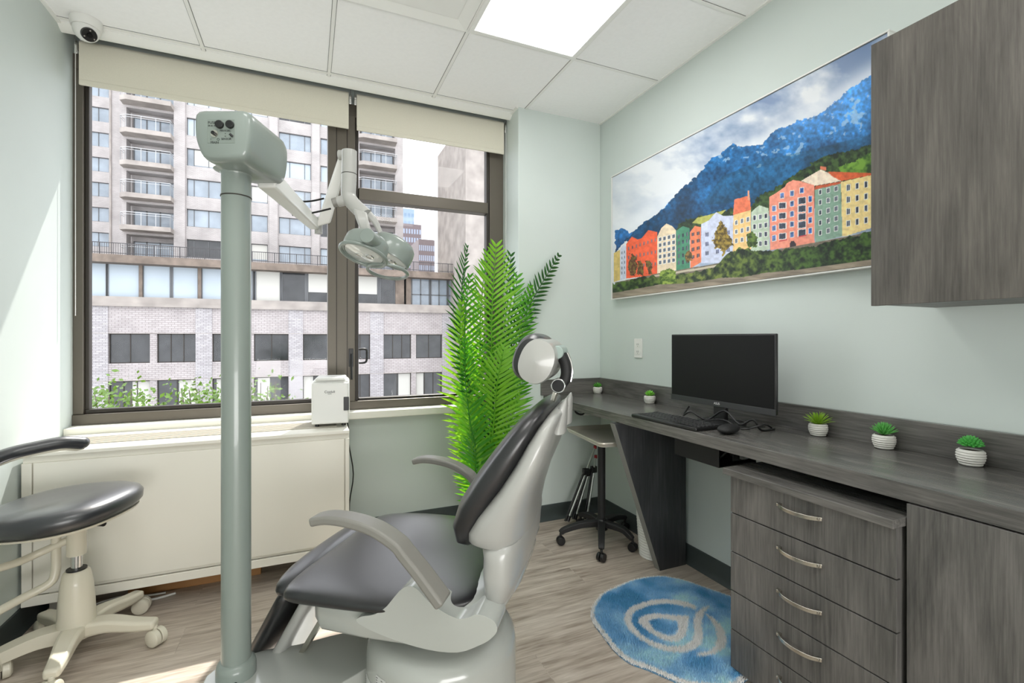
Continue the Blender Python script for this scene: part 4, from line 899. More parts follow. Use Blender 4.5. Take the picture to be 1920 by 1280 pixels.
b = nb(); sweep_rect(b, [lat(686, 396, HD-.01), lat(703, 415, HD-.0), lat(715, 440, HD+.01)], .030, .022, (.6, 0, .8), k=3, taper=(.9, .6)); link('head_link', b, M_SHELL, dl, bevel=.006, seg=3)
b = nb(); p = lat(687.5, 441, 1.425); cyl(b, p, p+Vector((.004, .07, -.006)), .0225, n=30); link('pivot_knob', b, M_POLE, dl, bevel=.002)
# twin lamp bodies
def lampbody(cpx, cpy, D, rx, ry, hz, yaw, pitch, roll, name_h):
    c = lat(cpx, cpy, D); M = Matrix.Rotation(yaw, 3, 'Z') @ Matrix.Rotation(pitch, 3, 'X') @ Matrix.Rotation(roll, 3, 'Y')
    n = 40; rings = []
    for t, k in ((1, .0), (1, .72), (.93, .86), (.6, .96), (0, 1), (-.8, 1), (-1, .97), (-1, .90), (-.80, .88), (-.7, .0)):
        rings.append([c+M@Vector((rx*max(k, .001)*math.cos(2*PI*i/n), ry*max(k, .001)*math.sin(2*PI*i/n), hz*t)) for i in range(n)])
    b = nb(); ring_loft(b, rings[:-3]+rings[-3:]); o = link('lamp_housing', b, M_POLE, dl, angle=45)
    b = nb(); ring_loft(b, [[c+M@Vector((rx*k*math.cos(2*PI*i/n), ry*k*math.sin(2*PI*i/n), z)) for i in range(n)] for k, z in ((.87, -hz*.93), (.5, -hz*1.08), (.02, -hz*1.12))]); link('lens', b, M_LENS, o)
    b = nb(); sk = 30
    for ax_, r_, zz_ in ((.30, .22, -hz*1.14), (-.2, .18, -hz*1.13), (.55, .12, -hz*1.02)):
        ring_loft(b, [[c+M@Vector((rx*ax_+rx*k*r_*math.cos(2*PI*i/16), ry*k*r_*math.sin(2*PI*i/16), z)) for i in range(16)] for k, z in ((1, zz_+.004), (.8, zz_), (.05, zz_+.004))])
    link('reflector', b, M_CHROME, o)
    return c, M
M_LENS = mat('lamp_lens', (206, 210, 206), .12, coat=.6)
def hoop(c, M, rx, ry, off, r, a0=0, a1=2*PI):
    b = nb(); n = 48; P = [c+M@Vector((rx*math.cos(a0+(a1-a0)*i/n), ry*math.sin(a0+(a1-a0)*i/n), off)) for i in range(n+1)]
    tube(b, P, r, n=10, k=1); return link('grip_ring', b, M_POLE, dl)
c1, M1 = lampbody(687, 462, 1.53, .070, .074, .030, 0, math.radians(-18), math.radians(12), 'a')
b = nb(); c = lat(687, 472, 1.50); b.free()
hoop(c1, M1, .073, .077, -.031, .0062)
c2, M2 = lampbody(735, 470, 1.66, .078, .075, .036, math.radians(-8), math.radians(-20), math.radians(20), 'b')
hoop(lat(727, 509, 1.64), Matrix.Rotation(math.radians(-11), 3, 'X') @ Matrix.Rotation(math.radians(4), 3, 'Y'), .066, .078, 0, .0062)

# ================= STOOL (same viewer-aligned axes) =================
stx = thing('dental_stool', 'black saddle stool with ivory five star base by the left wall', 'stool', Vector((-.741, 2.123, 0)), -YAW)
b = nb(); lathe(b, [(0, .062), (.050, .062), (.054, .10), (.050, .18), (.045, .245), (.037, .285), (.030, .292), (0, .292)], n=32); link('column', b, M_IVORY, stx)
b = nb(); lathe(b, [(0, .292), (.0285, .292), (.0285, .297), (0, .297)], n=24); link('column_collar', b, M_BLACK, stx)
b = nb(); cyl(b, (0, 0, .29), (0, 0, .38), .016, n=20); link('gas_cylinder', b, M_CHROME, stx)
b = nb(); lathe(b, [(0, .345), (.027, .345), (.027, .438), (.034, .448), (.034, .475), (0, .475)], n=24); link('hub', b, M_IVORY, stx)
def loc2(p, o): 
    d_ = Vector(p)-o; return Vector((d_.x*CA-d_.y*SA, d_.x*SA+d_.y*CA, 0))
feet = [(11, .248), (83, .248), (155, .235), (227, .185), (299, .248)]
for a, L_ in feet:
    r_ = math.radians(a); dv_ = Vector((math.cos(r_), math.sin(r_), 0)); side = Vector((-dv_.y, dv_.x, 0))
    b = nb(); sweep_rect(b, [dv_*.03+Vector((0, 0, .085)), dv_*.10+Vector((0, 0, .092)), dv_*.18+Vector((0, 0, .080)), dv_*L_+Vector((0, 0, .076))], .056, .040, side, k=4, taper=(1.2, .75)); lgp = link('leg', b, M_IVORY, stx, bevel=.010, seg=3)
    b = nb(); p = dv_*(L_-.006); cyl(b, p+Vector((0, 0, .03)), p+Vector((0, 0, .07)), .009, n=12)
    ca = r_+(1.1, .5, 1.4, 0, 1.2)[feet.index((a, L_))]; ad = Vector((math.cos(ca), math.sin(ca), 0)); pc = p+Vector((0, 0, .0300))+Vector((ad.y, -ad.x, 0))*.008
    for s in (-1, 1): cyl(b, pc+ad*s*.002, pc+ad*s*.020, .0298, .0295, n=30); cyl(b, pc+ad*s*.020, pc+ad*s*.026, .0295, .020, n=30)
    link('caster', b, M_IVORY, lgp, bevel=.002)
b = nb(); SCN = Vector((.010, -.062, .527)); rings = []
tq = Matrix.Rotation(math.radians(-4), 3, 'Y') @ Matrix.Rotation(math.radians(2), 3, 'X')
for z, k in ((-.034, .80), (-.030, .91), (-.012, .985), (.010, 1), (.024, .96), (.033, .87), (.038, .70), (.036, .35), (.034, .02)):
    ring = []
    for x, y in sell(.208, .195, 48, 2.5):
        p = Vector((x*k, y*k, z)); p.z += .012*min(1, abs(x)/.2)*0
        ring.append(SCN+tq@p)
    rings.append(ring)
ring_loft(b, rings); link('seat_cushion', b, M_LEATHS, stx, angle=80)
b = nb(); ring_loft(b, [[SCN+tq@Vector((x*k, y*k, z)) for x, y in sell(.208, .195, 40, 2.5)] for z, k in ((-.032, .93), (-.040, .90), (-.047, .70), (-.050, .2))]); link('seat_pan', b, M_IVORY, stx)
b = nb(); tube(b, [(.02, -.03, .466), (.08, -.05, .470), (.125, -.07, .480)], .0045, n=8); link('lever', b, M_IVORY, stx)
b = nb(); tube(b, [(.122, -.069, .479), (.165, -.08, .482)], .0085, n=12, k=1); link('lever_grip', b, M_BLACK, stx, bevel=.002)
# torso pad: a curved bar ending on the right
pad = [lat(152, 830, 1.64), lat(120, 829, 1.60), lat(70, 838, 1.55), (lat(10, 853, 1.49)), lat(-50, 880, 1.41), lat(-90, 905, 1.31)]
pad = [Vector((p.x, p.y, p.z)) for p in pad]
root2 = stx.location; 
def toloc(p): return Vector((p.x, p.y, p.z))-Vector((root2.x*CA-root2.y*SA, root2.x*SA+root2.y*CA, 0))
P_ = [toloc(p) for p in pad]
b = nb(); tube(b, [toloc(lat(*q_)) for q_ in ((132, 1010, 1.655), (70, 1038, 1.61), (30, 1055, 1.56), (-20, 1070, 1.50))], .0125, n=14); link('support_arm', b, M_IVORY, stx)
b = nb(); tube(b, [toloc(lat(*q_)) for q_ in ((105, 985, 1.64), (105, 1040, 1.64), (104, 1072, 1.635), (92, 1094, 1.62), (40, 1122, 1.57), (-20, 1155, 1.50))], .0135, n=14); link('support_arm', b, M_IVORY, stx)
b = nb(); tube(b, P_, .024, n=18, k=5, flat=.85, up=(0, 0, 1)); superball(b, P_[0], .024, .024, .021, 2, 2, 18, 10); link('torso_pad', b, M_LEATHS, stx)
b = nb(); sweep_rect(b, [p+Vector((0, 0, -.022)) for p in P_], .03, .008, (0, 1, 0), k=4); link('pad_plate', b, M_IVORY, stx, bevel=.002)
b = nb(); tube(b, [P_[-2]+Vector((0, 0, -.02)), toloc(lat(-60, 960, 1.42)), toloc(lat(-45, 1040, 1.47)), toloc(lat(-20, 1070, 1.50))], .0125, n=12); link('support_post', b, M_IVORY, stx)

# ================= TRAY STAND =================
TS = Vector((1.455, 2.16, 0))
ts = thing('tray_stand', 'steel instrument tray on black pole with five star base under the desk', 'tray stand', TS)
b = nb(); cyl(b, (0, 0, .09), (0, 0, .585), .0205, n=24); link('pole', b, M_BLACKM, ts)
b = nb(); lathe(b, [(0, .07), (.032, .07), (.032, .12), (.026, .13), (0, .13)], n=24); link('hub', b, M_BLACK, ts)
for k, (x, y) in enumerate([(1.235, 2.215), (1.325, 1.968), (1.462, 2.385), (1.672, 2.248), (1.537, 1.999)]):
    v_ = Vector((x, y, 0))-TS; L_ = min(v_.length, .235); dv_ = v_.normalized(); side = Vector((-dv_.y, dv_.x, 0)); 
    b = nb(); sweep_rect(b, [dv_*.02+Vector((0, 0, .105)), dv_*.12+Vector((0, 0, .100)), dv_*(L_-.02)+Vector((0, 0, .078)), dv_*L_+Vector((0, 0, .062))], .036, .03, side, k=3, taper=(1.1, .75)); lgp = link('leg', b, M_BLACKM, ts, bevel=.006)
    b = nb(); p = dv_*L_; cyl(b, p+Vector((0, 0, .03)), p+Vector((0, 0, .062)), .007, n=10); ad = side
    if k % 2: ad = (side+dv_*.6).normalized()
    pc = p+Vector((0, 0, .0235))
    for s in (-1, 1): cyl(b, pc+ad*s*.003, pc+ad*s*.019, .0232, .0205, n=22)
    link('caster', b, M_BLACK, lgp, bevel=.0015)
ta = [Vector((1.300, 2.300, 0)), Vector((1.243, 1.868, 0))]
tw = (ta[1]-ta[0]).length; tang = math.atan2(ta[1].y-ta[0].y, ta[1].x-ta[0].x)
tc = Vector((1.272+.17, 2.084-.02, .600))-TS
Mt = Matrix.Translation(tc) @ Matrix.Rotation(tang, 4, 'Z')
b = nb()
def rr_(hx_, hy_, z, r=.03, n=6):
    o_ = []
    for cx_, cy_, a0 in ((hx_-r, hy_-r, 0), (-hx_+r, hy_-r, PI/2), (-hx_+r, -hy_+r, PI), (hx_-r, -hy_+r, 3*PI/2)):
        for i in range(n+1): a = a0+PI/2*i/n; o_.append(Mt@Vector((cx_+r*math.cos(a), cy_+r*math.sin(a), z)))
    return o_
hw, hd_ = tw/2, .165
ring_loft(b, [rr_(hw-.022, hd_-.022, -.014), rr_(hw-.016, hd_-.016, -.013), rr_(hw-.006, hd_-.006, .006), rr_(hw, hd_, .008), rr_(hw, hd_, .002), rr_(hw-.004, hd_-.004, .000), rr_(hw-.012, hd_-.012, -.016), rr_(hw-.02, hd_-.02, -.017)])
link('tray', b, M_TRAY, ts, angle=40)
b = nb(); box(b, -.02, .02, -.06, .06, .575, .583); link('tray_support', b, M_BLACKM, ts)

# camera tripod leaning in the corner
tp = thing('folded_tripod', 'small silver and black tripod leaning in the corner behind the tray stand', 'tripod', (1.53, 2.44, 0))
o_ = Vector((1.53, 2.44, 0))
def gp(x, y, Y): return atY(x, y, Y)-o_
M_SIL = mat('silver_tube', (190, 194, 190), .3, metal=.8)
for (fx0, fy0, Y0), (hx0, hy0, Y1), nm in (((1064, 976, 2.42), (1099, 884, 2.46), 'a'), ((1100, 972, 2.44), (1114, 880, 2.47), 'b'), ((1078, 972, 2.46), (1104, 886, 2.48), 'c')):
    f0 = gp(fx0, fy0, Y0); f0.z = max(f0.z, .008); h0 = gp(hx0, hy0, Y1)
    b = nb(); cyl(b, f0, h0, .0085, n=14); l_ = link('leg', b, M_SIL, tp)
    b = nb(); off = Vector((-.016, -.0, 0)); cyl(b, f0+off, h0+off, .006, n=10); link('leg_rail', b, M_BLACK, l_)
    b = nb(); cyl(b, f0-Vector((0, 0, .004)), f0+(h0-f0).normalized()*.03, .0115, n=12); link('rubber_foot', b, M_BLACK, l_)
    b = nb(); c_ = h0; box(b, c_.x-.022, c_.x+.016, c_.y-.012, c_.y+.012, c_.z-.018, c_.z+.022); link('leg_lock', b, M_BLACK, l_, bevel=.004)
for a, c_ in (((1100, 880), (1116, 838)), ((1114, 876), (1117, 856))):
    b = nb(); p0_, p1_ = gp(a[0], a[1], 2.46), gp(c_[0], c_[1], 2.48); cyl(b, p0_, p1_, .006, n=12); col_ = link('upper_tube', b, M_SIL, tp)
    b = nb(); cyl(b, p1_-Vector((0, 0, .008)), p1_+Vector((0, 0, .010)), .0095, n=14); link('red_cap', b, M_RED, col_)
# waste bin
wbn = thing('waste_bin', 'white spiral ribbed waste bin behind the desk leg panel', 'waste bin', (1.607, 1.922, 0))
b = nb(); n = 48; rings = []
for k in range(61):
    z = .26*k/60*.85; r = .070+.015*k/60
    rings.append([Vector(((r+.0018*math.cos(2*PI*(z/.0135)+a_*1.0))*math.cos(a_), (r+.0018*math.cos(2*PI*(z/.0135)+a_*1.0))*math.sin(a_), z)) for a_ in [2*PI*i/n for i in range(n)]])
for r, z in ((.085, .222), (.085, .228), (.080, .228), (.065, .01)): rings.append([Vector((r*math.cos(2*PI*i/n), r*math.sin(2*PI*i/n), z)) for i in range(n)])
ring_loft(b, rings); link('body', b, M_WHITE, wbn, angle=70)
ad_ = thing('power_adapter', 'white plug adapter with black cable on the wall under the desk', 'adapter', (1.60, PY, .66))
b = nb(); box(b, -.035, .035, -.03, -.001, -.04, .04); link('body', b, M_WHITE, ad_, bevel=.005)
b = nb(); tube(b, [(-.02, -.03, .0), (-.05, -.05, .03), (-.09, -.03, .02), (-.08, -.01, -.02), (-.05, -.04, -.03), (-.02, -.045, .01)], .006); link('cable', b, M_BLACK, ad_)

# ================= PALM =================
pm = thing('potted_palm', 'tall bright green artificial palm in the window corner behind the chair', 'palm', (.905, 2.40, 0))
b = nb(); lathe(b, [(0, 0), (.085, 0), (.11, .20), (.115, .21), (.10, .21), (.095, .19), (0, .19)], n=32); link('pot', b, M_BLACKM, pm)
b = nb(); lathe(b, [(0, .188), (.096, .19), (.0, .196)], n=20); link('soil', b, M_SOIL, pm)
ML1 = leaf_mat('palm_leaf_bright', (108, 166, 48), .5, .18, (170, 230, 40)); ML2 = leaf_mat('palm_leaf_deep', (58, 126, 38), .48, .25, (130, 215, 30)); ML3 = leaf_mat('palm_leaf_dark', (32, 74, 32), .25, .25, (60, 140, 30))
def frond(pts, side, L0, m, n=40, droop=.18, start=.3, up=.55, seed=0, both=(1, 1), width=.0072):
    n = int(n*.72); L0 *= 1.18; R_ = random.Random(seed); P = smooth_path(pts, 12); N_ = len(P); V_ = []; F_ = []
    cum = [0]
    for i in range(1, N_): cum.append(cum[-1]+(P[i]-P[i-1]).length)
    tot = cum[-1]; side = Vector(side).normalized()
    def at(s):
        s = s*tot
        for i in range(1, N_):
            if cum[i] >= s: q_ = (s-cum[i-1])/max(cum[i]-cum[i-1], 1e-6); return P[i-1].lerp(P[i], q_), (P[i]-P[i-1]).normalized()
        return P[-1], (P[-1]-P[-2]).normalized()
    # rachis
    b = nb(); tube(b, pts, .004, n=6, k=8, radii=(.0055, .0015))
    for v__ in b.verts: pass
    base_i = {}
    for v__ in b.verts: base_i[v__] = len(V_); V_.append(tuple(v__.co))
    for f__ in b.faces: F_.append([base_i[v__] for v__ in f__.verts])
    b.free()
    for i in range(n):
        u = i/(n-1); s = start+(1-start)*u; p, t = at(min(s, .999)); sd_ = (side-t*side.dot(t)).normalized(); nn = t.cross(sd_)
        ln = L0*(math.sin(PI*(.16+.74*u))**.75)*(1-.45*u**4)*R_.uniform(.92, 1.06)
        for sg in (1, -1):
            if not both[0 if sg > 0 else 1] and R_.random() < .6: continue
            ang = math.radians(70-32*u)+R_.uniform(-.06, .06); dr = (t*math.cos(ang)+sd_*sg*math.sin(ang)+nn*R_.uniform(.05, .28)).normalized()
            cv = R_.uniform(-1, 1); wv = dr.cross(nn).normalized(); k0 = len(V_); M_ = 5
            for j in range(M_+1):
                q_ = j/M_; c = p+dr*ln*q_+t*(ln*.12*q_*q_)+nn*(ln*.10*q_*q_*cv)+Vector((0, 0, -droop*ln*q_*q_)); w2 = width*(1-(2*q_-.7)**2*.55)*(1 if q_ < 1 else .05)*(.5 if j == 0 else 1)
                V_ += [tuple(c-wv*w2), tuple(c-nn*w2*.35), tuple(c+wv*w2)]
            for j in range(M_):
                a = k0+j*3; F_.append((a, a+1, a+4, a+3)); F_.append((a+1, a+2, a+5, a+4))
    V_ = [(v__[0], min(v__[1], .118), v__[2]) for v__ in V_]
    o = pymesh('frond', V_, F_, m, pm, smooth=True); return o
PO = Vector((.905, 2.40, 0))
def fp(*pp): return [atY(x, y, Y)-PO for x, y, Y in pp]
vr = Vector((CA, -SA, 0)); vf = Vector((SA, CA, 0))
base = (905, 960, 2.36)
FR = [ # path, side vector, leaflet length, material
 (fp(base, (921, 780, 2.36), (922, 600, 2.34), (930, 462, 2.30)), vr, .20, ML1, 46, (1, 1), .36),
 (fp(base, (925, 800, 2.26), (932, 720, 2.20), (945, 655, 2.18)), vr, .17, ML1, 34, (1, 1), .35),
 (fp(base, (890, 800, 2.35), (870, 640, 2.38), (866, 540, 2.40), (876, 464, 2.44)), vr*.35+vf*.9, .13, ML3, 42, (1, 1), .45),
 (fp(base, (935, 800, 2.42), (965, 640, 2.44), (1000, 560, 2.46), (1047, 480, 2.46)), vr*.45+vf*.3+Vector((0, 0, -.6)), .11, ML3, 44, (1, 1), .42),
 (fp(base, (940, 800, 2.43), (970, 660, 2.45), (985, 600, 2.44), (995, 540, 2.42)), vr*.7+vf*.5, .13, ML2, 38, (1, 1), .35),
 (fp(base, (930, 800, 2.42), (950, 660, 2.42), (962, 580, 2.40), (970, 520, 2.38)), vr, .16, ML2, 38, (1, 1), .3),
 (fp(base, (890, 820, 2.36), (875, 700, 2.36), (872, 600, 2.36), (880, 520, 2.36)), vr*.8-vf*.5, .15, ML2, 44, (1, 1), .25),
 (fp(base, (885, 840, 2.34), (868, 740, 2.34), (862, 650, 2.35), (866, 570, 2.36)), vr*.7+vf*.6, .13, ML1, 44, (1, 1), .2),
 (fp(base, (895, 860, 2.30), (880, 780, 2.30), (872, 700, 2.32), (872, 640, 2.33)), vr*.9-vf*.4, .14, ML2, 40, (1, 1), .15),
 (fp((900, 980, 2.34), (893, 900, 2.30), (882, 820, 2.30), (878, 745, 2.31)), vr, .13, ML1, 38, (1, 1), .12),
 (fp((900, 990, 2.34), (895, 925, 2.30), (892, 870, 2.29), (893, 800, 2.30)), vr*.8+vf*.4, .12, ML2, 36, (1, 1), .1),
 (fp(base, (945, 830, 2.36), (965, 760, 2.36), (985, 700, 2.38)), vr*.9+vf*.3, .13, ML2, 34, (1, 1), .25),
 (fp(base, (940, 850, 2.30), (955, 800, 2.28), (975, 745, 2.28)), vr*.9-vf*.2, .13, ML1, 30, (1, 1), .2),
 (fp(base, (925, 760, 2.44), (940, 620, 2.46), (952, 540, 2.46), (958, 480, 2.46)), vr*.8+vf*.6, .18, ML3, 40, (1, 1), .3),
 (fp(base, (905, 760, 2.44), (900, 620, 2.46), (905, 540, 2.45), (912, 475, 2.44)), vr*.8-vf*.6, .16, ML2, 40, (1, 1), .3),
 (fp(base, (920, 860, 2.40), (930, 760, 2.42), (945, 700, 2.42)), vr*.6+vf*.8, .13, ML3, 34, (1, 1), .15),
]
for i, (P, sdv, L0, m, n, both, st) in enumerate(FR): frond(P, sdv, L0, m, n, seed=i, both=both, start=st)
b = nb()
for x in (-.02, .015, .03): tube(b, [(x*.5, 0, .19), (x, .0, .35), (x*1.4, -.02, .55)], .007, n=8)
link('stem', b, mat('palm_stem', (96, 112, 52), .6), pm)

# ================= THE CITY OUTSIDE =================
M_BR1 = brick_mat('white_brick', (188, 182, 181), (178, 171, 170), (146, 138, 138), .42, .15, .16)
M_BR2 = brick_mat('pale_tower_brick', (188, 184, 182), (180, 175, 173), (166, 159, 157), .3, .1, .22)
M_CONC = mat('weathered_concrete', (160, 153, 147), .9, noise=.22, nscale=.8)
M_CONCD = mat('stained_slab', (122, 110, 100), .9, noise=.3, nscale=1.5)
M_WIND = mat('dark_window_glass', (52, 54, 56), .12, noise=.45, nscale=.9, spec=.6)
M_WINB = mat('blue_window_glass', (142, 153, 163), .1, noise=.28, nscale=.5, spec=.7)
M_SHADE = mat('window_shade', (176, 188, 197), .5, noise=.06, nscale=.4)
M_SHADEW = mat('white_window_shade', (196, 195, 188), .6)
M_WFR = mat('window_frame_dark', (96, 98, 100), .5)
M_RAIL = mat('terrace_rail_paint', (62, 60, 62), .5)
M_RAILW = mat('balcony_rail_paint', (196, 198, 200), .4)
GZ = -13.0
def wall_holes(bm, x0, x1, z0, z1, holes, y, depth=.35):
    xs_ = sorted({x0, x1, *[min(max(h[0], x0), x1) for h in holes], *[min(max(h[1], x0), x1) for h in holes]}); zs_ = sorted({z0, z1, *[min(max(h[2], z0), z1) for h in holes], *[min(max(h[3], z0), z1) for h in holes]})
    vc = {}
    def vtx(x, yy_, z):
        k = (round(x, 4), round(yy_, 4), round(z, 4))
        if k not in vc: vc[k] = bm.verts.new((x, yy_, z))
        return vc[k]
    for a, c in zip(xs_, xs_[1:]):
        for e_, g in zip(zs_, zs_[1:]):
            mx_, mz = (a+c)/2, (e_+g)/2
            if any(h[0] < mx_ < h[1] and h[2] < mz < h[3] for h in holes): continue
            bm.faces.new([vtx(a, y, e_), vtx(c, y, e_), vtx(c, y, g), vtx(a, y, g)])
    for h in holes:
        for (p, q_) in (((h[0], h[2]), (h[1], h[2])), ((h[1], h[2]), (h[1], h[3])), ((h[1], h[3]), (h[0], h[3])), ((h[0], h[3]), (h[0], h[2]))):
            f_ = [bm.verts.new((p[0], y, p[1])), bm.verts.new((q_[0], y, q_[1])), bm.verts.new((q_[0], y+depth, q_[1])), bm.verts.new((p[0], y+depth, p[1]))]; bm.faces.new(f_)
def window(par, h, y, panes, m, fr=M_WFR, sh=None):
    """one window: frame bars with its glass as a sub-part"""
    x0, x1, z0, z1 = h; b = nb(); t = .06
    box(b, x0, x1, y, y+.08, z0, z0+t); box(b, x0, x1, y, y+.08, z1-t, z1); box(b, x0, x0+t, y, y+.08, z0, z1); box(b, x1-t, x1, y, y+.08, z0, z1)
    for p in panes: xx = x0+(x1-x0)*p; box(b, xx-t/2, xx+t/2, y, y+.08, z0, z1)
    f_ = link('window', b, fr, par, smooth=False)
    b = nb(); box(b, x0+t*.5, x1-t*.5, y+.05, y+.07, z0+t*.5, z1-t*.5); link('pane', b, m, f_, smooth=False)
    if sh:
        b = nb(); a, c, zt_, zb_ = sh; w_ = x1-x0; box(b, x0+w_*a, x0+w_*c, y+.035, y+.045, z0+(z1-z0)*zb_, z0+(z1-z0)*zt_); link('shade', b, M_SHADEW, f_, smooth=False)
    return f_
X_ = lambda x, Y: atY(x, 600, Y).x
Z_ = lambda x, y, Y: atY(x, y, Y).z

# --- white brick podium building ---
YB = 45.0
pod = thing('brick_building', 'white brick office building opposite with terrace railing on its roof', 'building', (0, YB, GZ))
def lcl(h): return (h[0], h[1], h[2]-GZ, h[3]-GZ)
rowA = (Z_(203.5, 681.4, YB), Z_(203.5, 625.4, YB)); fl = Z_(203.5, 625.4, YB)-Z_(203.5, 715.4, YB)
cols = [(150, 158), (203, 281), (294, 367), (398, 468), (476, 541), (568, 630), (637, 694), (719, 771), (780, 829), (857, 872)]
ztop = Z_(167, 573, YB)
holes = []
for (xa, xb_) in cols:
    for r in range(-1, 4): holes.append((X_(xa, YB), X_(xb_, YB), rowA[0]-r*fl if r >= 0 else 0, rowA[1]-r*fl) if r >= 0 else None)
holes = [h for h in holes if h]
XL, XR = X_(110, YB)-6, X_(873, 41)-.05
b = nb(); wall_holes(b, XL, XR, 0, ztop-GZ, [lcl(h) for h in holes], 0, .3); box(b, XL, XR, .31, 7, 0, ztop-GZ); link('wall', b, M_BR1, pod, smooth=False)
b = nb()   # piers stand slightly proud, joints between floors
for (xa, xb_) in ((158, 203), (367, 398), (541, 568), (694, 719), (829, 857)): box(b, X_(xa, YB), X_(xb_, YB), -.07, .05, 0, ztop-GZ-.02)
link('pier', b, brick_mat('pier_brick', (190, 187, 189), (168, 164, 166), (138, 134, 136), .38, .13, .08), pod, smooth=False)
b = nb()
for r in range(4): z = rowA[1]-r*fl-GZ; box(b, XL, XR, -.075, .01, z+.02, z+.06)
link('expansion_joint', b, M_CONC, pod, smooth=False)
rj = random.Random(7)
for i, h in enumerate(holes):
    up = h[3] > rowA[1]-.1
    k = rj.random(); vis = h[3] > -6
    if not vis: continue
    window(pod, lcl(h), .22, (.34, .67) if k < .4 else (.5,) if k < .8 else (), M_WIND, M_ALUD, None if up else ((.0, .3, 1, 0) if k < .3 else (.55, 1., 1, 0) if k < .6 else (.1, .45, 1, .1)))
b = nb(); box(b, XL, XR, -.25, .3, ztop-GZ, ztop-GZ+.28); box(b, XL, XR, -.15, .3, ztop-GZ+.28, ztop-GZ+.75); link('cornice', b, M_CONC, pod, smooth=False)
# setback glazed floor
YS = YB+.9; zg0 = Z_(230, 553, YS); zg1 = Z_(170, 493, YS); zr1 = Z_(168, 475, YB)
b = nb(); box(b, XL, XR, 1.3, 7, ztop-GZ+.3, zg1-GZ+.05); link('inner_wall', b, M_WIND, pod, smooth=False)
pn = [(120, 200), (202, 262), (268, 320), (323, 372), (378, 420), (424, 474), (479, 526), (528, 573), (576, 640), (644, 709), (712, 740), (772, 805), (808, 838), (841, 866)]
ks = ['b', 'b', 's', 's', 's', 'b', 'w', 'd', 'w2', 'w2', 'd', 'g', 'g', 'g']
for (xa, xb_), kk in zip(pn, ks):
    h = (X_(xa, YS), X_(xb_, YS), ztop+.35-GZ, zg1-GZ); f_ = None; t = .07
    b = nb(); x0, x1, z0, z1 = h; box(b, x0-.06, x1+.06, .86, .98, z0, z0+.2); box(b, x0-.06, x0+.06, .86, .98, z0, z1); box(b, x1-.06, x1+.06, .86, .98, z0, z1)
    if kk == 'g': box(b, (x0+x1)/2-.05, (x0+x1)/2+.05, .86, .98, z0, z1); box(b, x0, x1, .86, .98, z0+1.4, z0+1.5)
    f_ = link('window', b, M_WFR, pod, smooth=False)
    b = nb(); box(b, x0+.06, x1-.06, .92, .95, z0+.1, z1); link('pane', b, {'b': M_WINB, 's': M_SHADE, 'w': M_SHADEW, 'd': M_WIND, 'w2': M_WIND, 'g': M_GGL}[kk] if kk != 'g' else M_CONCW, f_, smooth=False) if False else link('pane', b, {'b': M_SHADE, 's': M_SHADE, 'w': M_SHADEW, 'd': M_WIND, 'w2': M_WIND, 'g': M_WINB}[kk], f_, smooth=False)
    if kk == 'w2': b = nb(); box(b, x0+.1, x1-.1, .90, .915, z0+(z1-z0)*.45, z1); link('shade', b, M_SHADEW, f_, smooth=False)
b = nb()
for xa, xb_ in ((262, 268), (372, 378), (741, 757), (761, 770)): box(b, X_(xa, YS), X_(xb_, YS), .7, 1.0, ztop-GZ+.3, zg1-GZ)
link('column', b, M_CONCD, pod, smooth=False)
b = nb(); box(b, XL, XR, -.3, 7, zg1-GZ, zr1-GZ); link('roof_slab', b, M_CONCD, pod, smooth=False)
b = nb(); zt_ = Z_(168, 452, YB)-GZ; x = XL
box(b, XL, XR, -.12, -.06, zt_-.05, zt_); box(b, XL, XR, -.12, -.06, zr1-GZ+.12, zr1-GZ+.16)
k = 0
while x < XR:
    w_ = .035 if k % 12 == 0 else .013; box(b, x-w_, x+w_, -.10-w_, -.10+w_, zr1-GZ, zt_); x += .14; k += 1
link('terrace_railing', b, M_RAIL, pod, smooth=False)
b = nb()
for p, r_ in ((872, 1), (706, .4)):
    pass
b.free()
# street
b = nb(); box(b, -70, 90, 3.3, 120, GZ-.2, GZ); struct('street_ground', b, mat('asphalt', (120, 120, 120), .9), smooth=False)

# --- apartment tower ---
YT = 54.0
tw_ = thing('apartment_tower', 'tall pale apartment tower with stacked balconies behind the brick building', 'building', (0, YT, GZ))
TZ = 32.0; fT = Z_(352, 334, YT)-Z_(352, 391, YT); zW = Z_(352, 334, YT); hW = fT*.58
TXL, TXR = X_(228, YT), X_(756, YT)
bays = [(350, 415, (.2, .62)), (440, 502, (.5,)), (523, 583, (.33, .8)), (601, 640, (.5,))]
holes = []; wl = []
for (xa, xb_, pn_) in bays:
    for r in range(-5, 4):
        zt_ = zW-r*fT
        if zt_ > TZ-1: continue
        h = (X_(xa, YT), X_(xb_, YT), zt_-hW-GZ, zt_-GZ); holes.append(h); wl.append((h, pn_, r))
bal = []
for (xa, xb_) in ((237, 327), (674, 741)):
    for r in range(-5, 4):
        zt_ = Z_(250, 273, YT)+.55-(r)*fT-.0
        h = (X_(xa, YT), X_(xb_, YT), zt_-fT*.78-GZ, zt_-GZ)
        if h[3] > TZ-GZ-.5: continue
        holes.append(h); bal.append(h)
b = nb(); wall_holes(b, TXL, TXR, 0, TZ-GZ, holes, 0, 1.2); box(b, TXL, TXR, 1.25, 14, 0, TZ-GZ); link('wall', b, M_BR2, tw_, smooth=False)
b = nb()
for xa, xb_ in ((327, 348), (505, 521), (585, 599)): box(b, X_(xa, YT), X_(xb_, YT), -.25, .1, 0, TZ-GZ)
link('pier', b, M_CONC if False else M_BR2, tw_, smooth=False)
